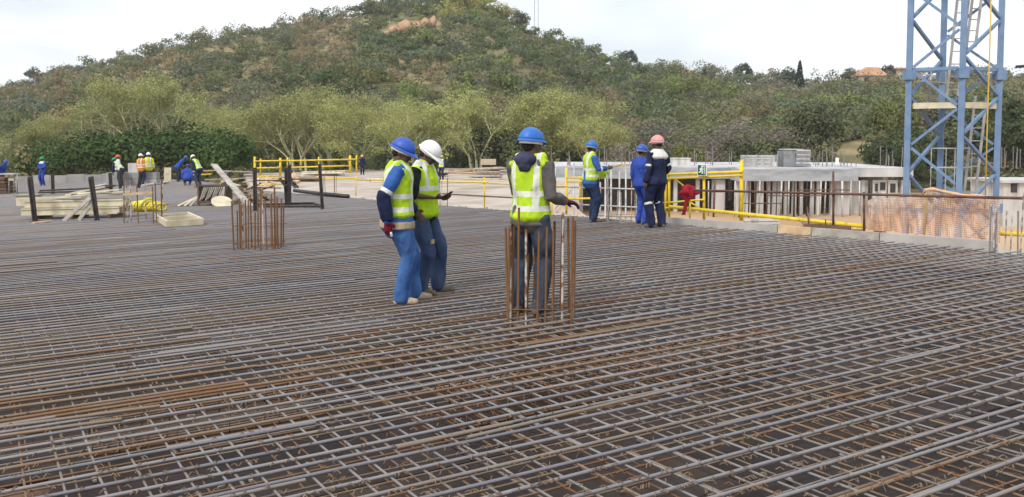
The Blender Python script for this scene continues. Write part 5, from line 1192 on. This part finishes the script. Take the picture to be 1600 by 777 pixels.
def make_person(px, py, head_deg, label, group=None, H=1.75, feet=((-.11, 0, 8), (.11, .0, -8)), knees=None, lean=0.0, head=(0, 0), R_=None, L_=None, top='blue_shirt', legs_m='jeans', vest=None, helmet='blue', boots='boot',
                gloves=None, sleeves='long', hem=.84, fine=2, band=None, base=None, seed=1, helmet_lift=0.0, yoke=None, hip_drop=0.0, leg_bands=None, arm_bands=None, cuff=None, hood=None, brim=0.0, build=1.0, patch=None, vest_z0=.90):
    """R_ and L_: (elbow, wrist, hand direction, palm direction, curl), in the person's own frame: x right, y ahead, z up, at height 1.75"""
    vox = (.03, .016, .0105)[fine]; k = H / 1.75; loc = base if base is not None else G(px, py)
    bw = build
    hz = .92 - hip_drop
    piv = Vector((0, 0, hz + .03)); Lm = Matrix.Rotation(-lean, 3, 'X')
    U = lambda p: piv + Lm @ (Vector(p) - Vector((0, 0, hip_drop)) - piv)
    sh_ = {s: U((s * .185 * bw, -.01, 1.425)) for s in (-1, 1)}
    arms = {1: R_ or ((.25, -.03, 1.14), (.27, .05, .90), (0, .1, -1), (-1, .2, 0), .5), -1: L_ or ((-.25, -.03, 1.14), (-.27, .05, .90), (0, .1, -1), (1, .2, 0), .5)}
    el = {s: U(arms[s][0]) for s in arms}; wr = {s: U(arms[s][1]) for s in arms}; hd = {s: Lm @ Vector(arms[s][2]) for s in arms}; pn = {s: Lm @ Vector(arms[s][3]) for s in arms}
    ank = {-1: Vector((feet[0][0], feet[0][1], .085)), 1: Vector((feet[1][0], feet[1][1], .085))}; fy = {-1: R(feet[0][2]), 1: R(feet[1][2])}
    hip = {s: Vector((s * .095, 0, hz)) for s in (-1, 1)}
    kn = {}
    for s in (-1, 1):
        if knees: kn[s] = Vector(knees[0 if s < 0 else 1])
        else:
            mid = (hip[s] + ank[s]) / 2; fwd = Vector((math.sin(-fy[s]) * 1.0, math.cos(fy[s]), 0)); L = (hip[s] - ank[s]).length; ex = math.sqrt(max(0, .43 ** 2 - (L / 2) ** 2)) if L < .86 else .012
            kn[s] = mid + fwd * (ex + .012) + Vector((0, 0, .02))
    nk = U((0, -.015, 1.47)); hc = U((0, .015, 1.615)); yaw, pit = R(head[0]), R(head[1])
    Hm = Lm @ Matrix.Rotation(yaw, 3, 'Z') @ Matrix.Rotation(-pit, 3, 'X'); hb = U((0, -.005, 1.53)); HP = lambda p: hb + Hm @ (Vector(p) - Vector((0, 0, 1.53)))
    TOR = [(.90, .165, .115, 0), (1.0, .158, .108, 0), (1.1, .152, .104, .0), (1.22, .168, .112, .0), (1.33, .178, .112, -.005), (1.41, .165, .095, -.012), (1.455, .11, .075, -.015)]
    def torso(gx, gy, z0=.9, z1=1.46, flare=0.0):
        rows = []
        for z, rx, ry, yo in TOR:
            if z0 + .01 <= z <= z1 + .03:
                f = flare * max(0, (1.15 - z)); rows.append((U((0, yo, z)), (rx + gx + f) * bw, (ry + gy + f) * bw))
        f0 = flare * max(0, 1.15 - z0); r0x = float(np.interp(z0, [q[0] for q in TOR], [q[1] for q in TOR])); rows.insert(0, (U((0, 0, z0)), (r0x + gx + f0) * bw, (r0x * .7 + gy + f0) * bw))
        return loft(rows, n=20)
    def arm(s, g, upto=1.0, start=0.0):
        a, e, w = sh_[s], el[s], wr[s]; pts = [(lerp(a, U((0, 0, 1.40)), .25), .062 + g, .062 + g), (a, .060 + g, .060 + g), (lerp(a, e, .5), .050 + g, .050 + g), (e, .043 + g, .043 + g)]
        if upto > .5: pts += [(lerp(e, w, .35), .043 + g, .043 + g), (lerp(e, w, 2 * upto - 1), .031 + g, .031 + g)]
        return loft(pts, n=12)
    # --- body: one continuous skin
    S = [torso(-.012, -.012)]
    S.append(loft([(nk + Vector((0, 0, -.03)), .062, .062), (U((0, -.008, 1.51)), .055, .057), (HP((0, .0, 1.57)), .053, .058)], n=12))
    S += [ell(HP((0, .0, 1.655)), (.075, .094, .095), Hm), ell(HP((0, .045, 1.595)), (.056, .055, .075), Hm), ell(HP((0, .062, 1.545)), (.034, .030, .026), Hm), ell(HP((0, .104, 1.603)), (.016, .020, .017), Hm), ell(HP((0, .095, 1.625)), (.010, .015, .026), Hm),
          ell(HP((0, .094, 1.568)), (.026, .012, .008), Hm), ell(HP((0, .094, 1.556)), (.023, .011, .008), Hm), ell(HP((0, .086, 1.653)), (.05, .014, .009), Hm)]
    for s in (-1, 1): S += [ell(HP((s * .077, -.005, 1.615)), (.012, .024, .034), Hm, 10, 8), ell(HP((s * .035, .075, 1.60)), (.022, .02, .018), Hm, 10, 8)]
    for s in (-1, 1):
        S.append(arm(s, -.012)); S += hand_shapes(wr[s], hd[s], pn[s], 1 if (s > 0) else -1, arms[s][4]) if fine else [ell(wr[s] + hd[s].normalized() * .07, (.04, .04, .08), hd[s].to_track_quat('Z', 'Y').to_matrix(), 8, 6)]
        S.append(loft([(hip[s] + Vector((0, 0, .02)), .085, .09), (lerp(hip[s], kn[s], .45), .074, .078), (kn[s], .053, .055), (lerp(kn[s], ank[s], .3), .052, .056), (ank[s], .035, .04)], n=12))
        S.append(loft([(ank[s] + Vector((0, -.03, -.02)), .033, .04), (ank[s] + Vector((-math.sin(fy[s]) * .12, math.cos(fy[s]) * .12, -.05)), .035, .025)], n=10))
    o = mesh_obj('person', fuse(S, vox if fine == 2 else vox * .85, 1), M['skin']); o.location = loc; o.rotation_euler = (0, 0, R(head_deg)); o.scale = (k, k, k); tag(o, label, 'person', group)
    def part(nm, me, m, parent=o): return mesh_obj(nm, me, m, parent)
    # --- eyes
    if fine:
        for s in (-1, 1): 
            V, Fs = ell(HP((s * .033, .088, 1.632)), (.011, .006, .006), Hm, 8, 6); mb = MB(); mb._add(V, Fs); me = bpy.data.meshes.new('eye'); me.from_pydata(mb.v, [], mb.f); part('eye', me, M['white_cloth'])
    # --- hair
    if fine: part('hair', fuse([ell(HP((0, -.022, 1.66)), (.083, .088, .088), Hm), ell(HP((0, -.045, 1.60)), (.062, .055, .05), Hm)], vox, 1, .006, 60, seed), M['hair'])
    # --- trousers
    S = [loft([(U((0, 0, 1.02)), .165 * bw, .120), (Vector((0, -.005, hz + .03)), .175 * bw, .135), (Vector((0, -.005, hz - .05)), .165 * bw, .13)], n=18)]
    for s in (-1, 1):
        a = ank[s] + Vector((0, -.005, -.035)); S.append(loft([(hip[s] + Vector((-s * .005, 0, .02)), .100, .118), (lerp(hip[s], kn[s], .45), .098, .106), (kn[s], .084, .086), (lerp(kn[s], ank[s], .45), .074, .080), (lerp(kn[s], a, .85), .066, .072), (a, .062, .068)], n=16))
    part('trousers', fuse(S, vox, 2, .030 if fine else .01, 8.0, seed, .02, (1, 1, .55)), M[legs_m])
    # --- boots
    for s in (-1, 1):
        Rf = Matrix.Rotation(fy[s], 3, 'Z'); A = Vector((ank[s].x, ank[s].y, ank[s].z - .085)); Pt = lambda y, z: A + Rf @ Vector((0, y, z))
        me = fuse([loft([(Pt(-.055, .045), .040, .045), (Pt(.03, .05), .045, .05), (Pt(.10, .042), .049, .042), (Pt(.165, .036), .043, .032)], n=12), loft([(Pt(-.01, .05), .045, .05), (Pt(-.015, .14), .046, .052)], n=12)], min(vox, .02), 1, 0, 1, 0, A.z + .004)
        part('boot', me, M[boots])
    # --- top
    S = [torso(.016, .02, hem, 1.46, .10)]
    if top != 'none':
        S.append(loft([(U((0, -.015, 1.43)), .085, .075), (U((0, -.014, 1.485)), .068, .066)], n=14))
        for s in (-1, 1): S.append(arm(s, .016 if sleeves == 'long' else .020, .985 if sleeves == 'long' else .5))
        part('jacket' if sleeves == 'long' else 'shirt', fuse(S, vox, 2, .018 if fine else .008, 9.0, seed + 3, None, (1, 1, .8)), M[top])
    if band:                                                    # contrasting band at the hem
        part('hem_band', fuse([loft([(U((0, 0, hem - .005)), (.165 + .016 + .052) * bw, (.118 + .02 + .050) * bw), (U((0, 0, hem + .07)), (.163 + .016 + .046) * bw, (.116 + .02 + .044) * bw)], cap=False, n=22)], vox, 1, .006, 9, seed), M[band])
    def ring(pt, ax, r, w, m, nm='reflective_band'):
        ax = Vector(ax).normalized(); part(nm, fuse([loft([(pt - ax * w / 2, r, r), (pt + ax * w / 2, r, r)], cap=False, n=14)], min(vox, .013), 1), M[m])
    for s, f in (arm_bands or ()):
        p, ax = (lerp(sh_[s], el[s], f), el[s] - sh_[s]) if f <= 1 else (lerp(el[s], wr[s], f - 1), wr[s] - el[s]); ring(p, ax, (.075 if f < .7 else .070) if f <= 1 else .066, .05, 'reflective')
    for s, f in (leg_bands or ()): ring(lerp(kn[s], ank[s], f), ank[s] - kn[s], .094, .055, 'reflective')
    if yoke:                                                    # pale panel across the shoulders
        part('yoke', fuse([loft([(U((0, -.01, 1.365)), .238 * bw, .150 * bw), (U((0, -.012, 1.39)), .238 * bw, .146 * bw), (U((0, -.014, 1.445)), .19 * bw, .118 * bw)], n=20)], vox, 1, .003, 9, seed), M[yoke])
    if cuff:
        for s in (-1, 1): part('sleeve_panel', fuse([loft([(lerp(sh_[s], el[s], .9), .073, .073), (el[s], .074, .074), (lerp(el[s], wr[s], .5), .070, .070), (lerp(el[s], wr[s], .94), .060, .060)], n=12)], vox, 1, .010, 10, seed), M[cuff])
    if hood: part('hood', fuse([ell(U((0, -.115, 1.475)), (.11, .075, .075)), ell(U((0, -.125, 1.42)), (.07, .06, .06)), loft([(U((-.10, .02, 1.465)), .045, .045), (U((0, -.10, 1.50)), .055, .05), (U((.10, .02, 1.465)), .045, .045)], n=10)], vox, 2, .012, 12, seed), M[hood])
    if vest:
        S = [torso(.036, .042, vest_z0 + .03, 1.46, .10)]
        for s in (-1, 1): S.append(loft([(U((s * .06, -.012, 1.455)), .045, .078), (U((s * .12, -.012, 1.452)), .042, .082), (U((s * .165, -.012, 1.425)), .038, .085)], n=12))
        part('vest', fuse(S, vox, 2, .026 if fine else .008, 7.0, seed + 5, None, (1, 1, .6)), M[vest])
    if gloves:
        for s in gloves[1:]:
            S = hand_shapes(wr[s], hd[s], pn[s], 1 if s > 0 else -1, arms[s][4], .004) + [loft([(wr[s] - hd[s].normalized() * .05, .046, .044), (wr[s] + hd[s].normalized() * .02, .040, .03)], n=12)]
            part('glove', fuse(S, min(vox, .0105), 1), M[gloves[0]])
    # --- hard hat: shell with ribs, rim and peak, sweatband inside
    n, m_ = (28, 9) if fine else (14, 5); V = []; Fs = []; lift = 1.663 + helmet_lift
    for j in range(m_ + 1):
        th = (PI / 2) * j / m_
        for q in range(n):
            ph = 2 * PI * q / n; ca, sa = math.cos(ph), math.sin(ph); rx, ry, rz = .112, .136, .122
            rib = 1 + (.035 * max(0, 1 - abs(ca * math.cos(th)) / .16) if j > 1 else 0); V.append(HP((rx * ca * math.cos(th), -.004 + ry * sa * math.cos(th), lift + rz * math.sin(th) * rib)))
    for j in range(m_):
        for q in range(n): Fs.append((j * n + q, j * n + (q + 1) % n, (j + 1) * n + (q + 1) % n, (j + 1) * n + q))
    mb = MB(); mb._add(V, Fs); me = bpy.data.meshes.new('helmet'); me.from_pydata(mb.v, [], mb.f); me.polygons.foreach_set('use_smooth', [True] * len(me.polygons)); hh = part('helmet', me, M['helmet_' + helmet])
    so = hh.modifiers.new('shell', 'SOLIDIFY'); so.thickness = .004
    V = []
    for q in range(n):
        ph = 2 * PI * q / n; ca, sa = math.cos(ph), math.sin(ph); pk = max(0, sa) ** 2 * (.055 + brim) + .012
        for rr_2, zz in ((0, .004), (pk, -.010 - .25 * pk * max(0, sa)), (pk, -.016 - .25 * pk * max(0, sa)), (0, -.006)): V.append(HP(((.112 + rr_2 * .8) * ca, -.004 + (.136 + rr_2) * sa, lift + zz)))
    Fs = [(q * 4 + i_, ((q + 1) % n) * 4 + i_, ((q + 1) % n) * 4 + (i_ + 1) % 4, q * 4 + (i_ + 1) % 4) for q in range(n) for i_ in range(4)]
    mb = MB(); mb._add(V, Fs); me = bpy.data.meshes.new('brim'); me.from_pydata(mb.v, [], mb.f); mesh_obj('brim', me, M['helmet_' + helmet], hh)
    if fine:
        V = [HP(((.100 + (.006 if z_ > 1 else 0)) * math.cos(q), -.006 + (.122 + (.006 if z_ > 1 else 0)) * math.sin(q), lift + (-.040, -.040, .01, .01)[z_])) for z_ in range(4) for q in np.linspace(0, 2 * PI, n, endpoint=False)]
        mb = MB(); Fs = [(q, (q + 1) % n, 2 * n + (q + 1) % n, 2 * n + q) for q in range(n)]; mb._add(V, Fs); me = bpy.data.meshes.new('sweatband'); me.from_pydata(mb.v, [], mb.f); mesh_obj('sweatband', me, M['white_cloth'], hh).modifiers.new('t', 'SOLIDIFY').thickness = .004
    if patch: 
        s, f, m2 = patch; p = lerp(hip[s], kn[s], f); mb = MB(); mb.box(p + Vector((.02, .095, 0)), (.08, .012, .05)); me = bpy.data.meshes.new('patch'); me.from_pydata(mb.v, [], mb.f); part('patch', me, M[m2])
    o['_k'] = k; return o, U, k
def world_of(o, p): return o.matrix_basis @ Vector(p)

# the pair with the phone (heading: 0 = away from the camera, -90 = to the right)
A, UA, _ = make_person(622, 474, -78, 'man in blue helmet and blue denim glancing down, red-gloved hand at his hip', H=1.86, head=(-16, 24), lean=.03, feet=((-.12, .20, 4), (.12, .02, -4)), R_=((.235, -.17, 1.15), (.255, -.12, .90), (-.1, .12, -1), (-1, .1, 0), .55), L_=((-.24, .05, 1.14), (-.2, .2, .98), (0, .6, -.6), (1, 0, 0), .4),
    top='blue_shirt', legs_m='jeans', vest='vest_lime', helmet='royal', boots='boot_light', gloves=('glove_red', 1), hem=.82, band='khaki', vest_z0=.93, arm_bands=((1, .78),), cuff='navy', seed=11, build=1.02)
B, UB, _ = make_person(660, 459, -112, 'man in white helmet and lime vest reading a phone in his hands', H=1.84, head=(10, 34), lean=.06, feet=((-.13, .15, 30), (.13, .04, 12)), R_=((.235, .0, 1.15), (.12, .21, 1.13), (-.5, .8, .12), (-.4, -.1, .9), .55), L_=((-.235, .02, 1.15), (-.08, .22, 1.11), (.45, .8, .12), (.4, -.1, .9), .55),
    top='black_shirt', legs_m='jeans_worn', vest='vest_lime2', helmet='white', boots='boot', sleeves='short', hem=.90, seed=12, brim=.01, patch=(1, .75, 'khaki'))
C_, UC, _ = make_person(828, 490, -28, 'man in grey hoodie and lime vest seen from behind, one glove on the bars', H=1.91, head=(-22, 4), lean=.03, feet=((-.12, .02, 10), (.10, -.02, -8)), R_=((.24, -.05, 1.13), (.305, .13, 1.085), (.75, .5, -.15), (0, -.25, -1), .75), L_=((-.19, .09, 1.16), (-.06, .24, 1.10), (.5, .5, 0), (0, 0, -1), .4),
    top='grey_hoodie', legs_m='jeans_dark', vest='vest_lime', helmet='blue', boots='boot', gloves=('glove_dark', 1), hood='hood', hem=.87, seed=13, brim=-.02, build=.90)
D_, UD, _ = make_person(922, 347, -70, 'man in blue helmet, lime vest and slate blue overalls pointing ahead', H=1.79, head=(4, 10), lean=.03, feet=((-.13, .12, 6), (.14, .02, -10)), R_=((.26, .06, 1.16), (.19, .31, 1.19), (-.1, 1, .12), (-1, 0, 0), .25), L_=((-.26, .10, 1.14), (-.25, .27, .97), (.0, .7, -.5), (.9, 0, 0), .7),
    top='blue_shirt', legs_m='mid_blue', vest='vest_lime', helmet='blue', boots='boot', gloves=('glove_red', -1), hem=.84, arm_bands=((1, 1.25),), seed=14, fine=1, build=1.02)
E_, UE, _ = make_person(1002, 350, -52, 'man in blue helmet and bright royal blue overalls, red glove, facing right', H=1.68, head=(-14, 6), feet=((-.10, .03, 6), (.10, -.02, -6)), R_=((.26, -.08, 1.14), (.23, .13, 1.00), (-.35, .7, -.25), (-1, 0, .2), .6), top='royal', legs_m='royal', helmet='royal', boots='boot', gloves=('glove_red', 1), hem=.86, yoke=None, arm_bands=((1, .8),), seed=15, fine=1)
F_, UF, _ = make_person(1026, 356, 38, 'man in pink helmet and navy overalls with white shoulders and reflective bands', H=1.86, head=(14, 4), feet=((-.11, .03, 8), (.12, -.03, -14)), R_=((.26, -.06, 1.14), (.22, .12, .98), (-.4, .5, -.4), (-1, 0, 0), .5), L_=((-.27, -.02, 1.13), (-.27, .04, .90), (0, .15, -1), (1, 0, 0), .5), top='navy', legs_m='navy', helmet='pink', boots='boot', hem=.86, yoke='white_cloth', arm_bands=((-1, .75), (1, .75)), leg_bands=((-1, .12), (1, .12)), seed=16, fine=1, build=1.05)
bpy.context.view_layer.update()
# phone and small tools in hands
ph_p = world_of(B, UB((.03, .33, 1.165))); q = MB().box((0, 0, 0), (.075, .145, .011)); me = bpy.data.meshes.new('phone'); me.from_pydata(q.v, [], q.f)
ph = mesh_obj('phone', me, M['black_pipe']); ph.location = ph_p; ph.rotation_euler = (R(38), 0, R(-112)); tag(ph, 'dark phone held in the hands of the man in the white helmet', 'phone')
p = world_of(A, UA((.235, -.09, .80))); one('marker', MB().tube([p + Vector((0, 0, .03)), p + Vector((.02, -.01, -.06))], .014, 8), M['white_print'], p, 'white marker held in the red-gloved hand', 'marker', smooth=True)
p = world_of(D_, UD((.12, .47, 1.22))); dv = Vector((.22, .04, .05)); one('paper_roll', MB().tube([p - dv * .5, p + dv], .016, 8), M['tan_timber'], p, 'rolled tan paper held out by the man in the lime vest', 'paper', smooth=True)
p = world_of(D_, UD((-.22, .33, 1.05))); q = MB().box(p, (.30, .015, .2), R(12)).box(p + Vector((.14, -.01, .06)), (.14, .012, .16), R(-20)); one('spare_vest', q, M['vest_lime'], p, 'folded lime cloth hanging in front of the man pointing ahead', 'cloth')

# distant workers on the deck
make_person(67, 291, 160, 'far worker in royal blue overalls and green helmet at left', H=1.74, fine=0, top='royal', legs_m='royal', helmet='green', boots='boot_light', R_=((.26, .05, 1.15), (.10, .25, 1.08), (-1, .3, 0), (0, 0, -1), .4), L_=((-.26, .05, 1.15), (-.10, .25, 1.08), (1, .3, 0), (0, 0, -1), .4), yoke='reflective', seed=21)
make_person(2, 296, -100, 'worker in blue cut by the left photo edge', H=1.70, fine=0, top='royal', legs_m='mid_blue', helmet='royal', lean=.5, seed=22)
make_person(190, 291, 78, 'stooping far worker in pale vest and green helmet', H=1.74, fine=0, top='mid_blue', legs_m='jeans_dark', vest='vest_white', helmet='green', lean=.75, R_=((.24, .25, 1.22), (.2, .42, 1.05), (0, .7, -.7), (-1, 0, 0), .4), L_=((-.24, .25, 1.22), (-.2, .42, 1.05), (0, .7, -.7), (1, 0, 0), .4), head=(0, -20), seed=23)
make_person(185, 286, 130, 'far worker in orange helmet behind the stooping worker', H=1.74, fine=0, top='white_cloth', legs_m='jeans_dark', helmet='orange', seed=24)
make_person(221, 290, -20, 'far worker in orange vest and white helmet', H=1.78, fine=0, top='vest_orange', legs_m='mid_blue', vest='vest_orange', helmet='white', seed=25)
make_person(233, 289, 15, 'far worker in yellow vest and white helmet beside the orange vest', H=1.84, fine=0, top='vest_yellow', legs_m='jeans_dark', vest='vest_yellow', helmet='white', seed=26)
make_person(278, 284, -60, 'far worker in blue bending forward in a bright blue helmet', H=1.76, fine=0, top='royal', legs_m='mid_blue', helmet='blue', lean=.7, head=(0, 10), seed=27)
make_person(293, 290, 20, 'far worker crouching low in a blue helmet left of the lime vest', H=1.7, fine=0, top='royal', legs_m='mid_blue', helmet='royal', hip_drop=.5, lean=.5, seed=28)
make_person(311, 293, 68, 'far worker in white helmet and lime vest stooping left', H=1.74, fine=0, top='navy', legs_m='jeans_dark', vest='vest_lime', helmet='white', lean=.55, seed=29)
make_person(566, 274, -150, 'far worker in navy overalls and yellow helmet beside the yellow guardrail', H=1.78, fine=0, top='navy', legs_m='navy', helmet='yellow', boots='boot', base=Gf(566, 273.5), arm_bands=((1, .7),), seed=30)
make_person(690, 279, 160, 'far worker in yellow helmet and blue behind the phone', H=1.74, fine=0, top='mid_blue', legs_m='mid_blue', helmet='yellow', base=Gf(690, 281), vest='vest_yellow', seed=31)
make_person(465, 292, 70, 'far worker in blue helmet crouching behind the upright steel bundle', H=1.7, fine=0, top='tan_timber', legs_m='jeans_dark', helmet='blue', base=Gf(464, 294), hip_drop=.45, lean=.6, seed=32)

# ------------------------------------------------------------------ thin haze over the site and the hill
hz = MB().prism([(-420, -30), (420, -30), (420, 420), (-420, 420)], GZ - 1.0, 75.0).build('haze', None, loc=(0, 0, 0))
m = bpy.data.materials.new('thin_haze'); m.use_nodes = True; nt = m.node_tree; nt.nodes.clear(); ou = nt.nodes.new('ShaderNodeOutputMaterial'); pv = nt.nodes.new('ShaderNodeVolumePrincipled')
pv.inputs['Color'].default_value = (.93, .95, 1, 1); pv.inputs['Density'].default_value = .0003; pv.inputs['Anisotropy'].default_value = .2; nt.links.new(pv.outputs[0], ou.inputs['Volume']); hz.data.materials.append(m)
tag(hz, 'thin pale haze over the site and hill', 'haze', kind='stuff')

bpy.data.scenes.remove(WORK)
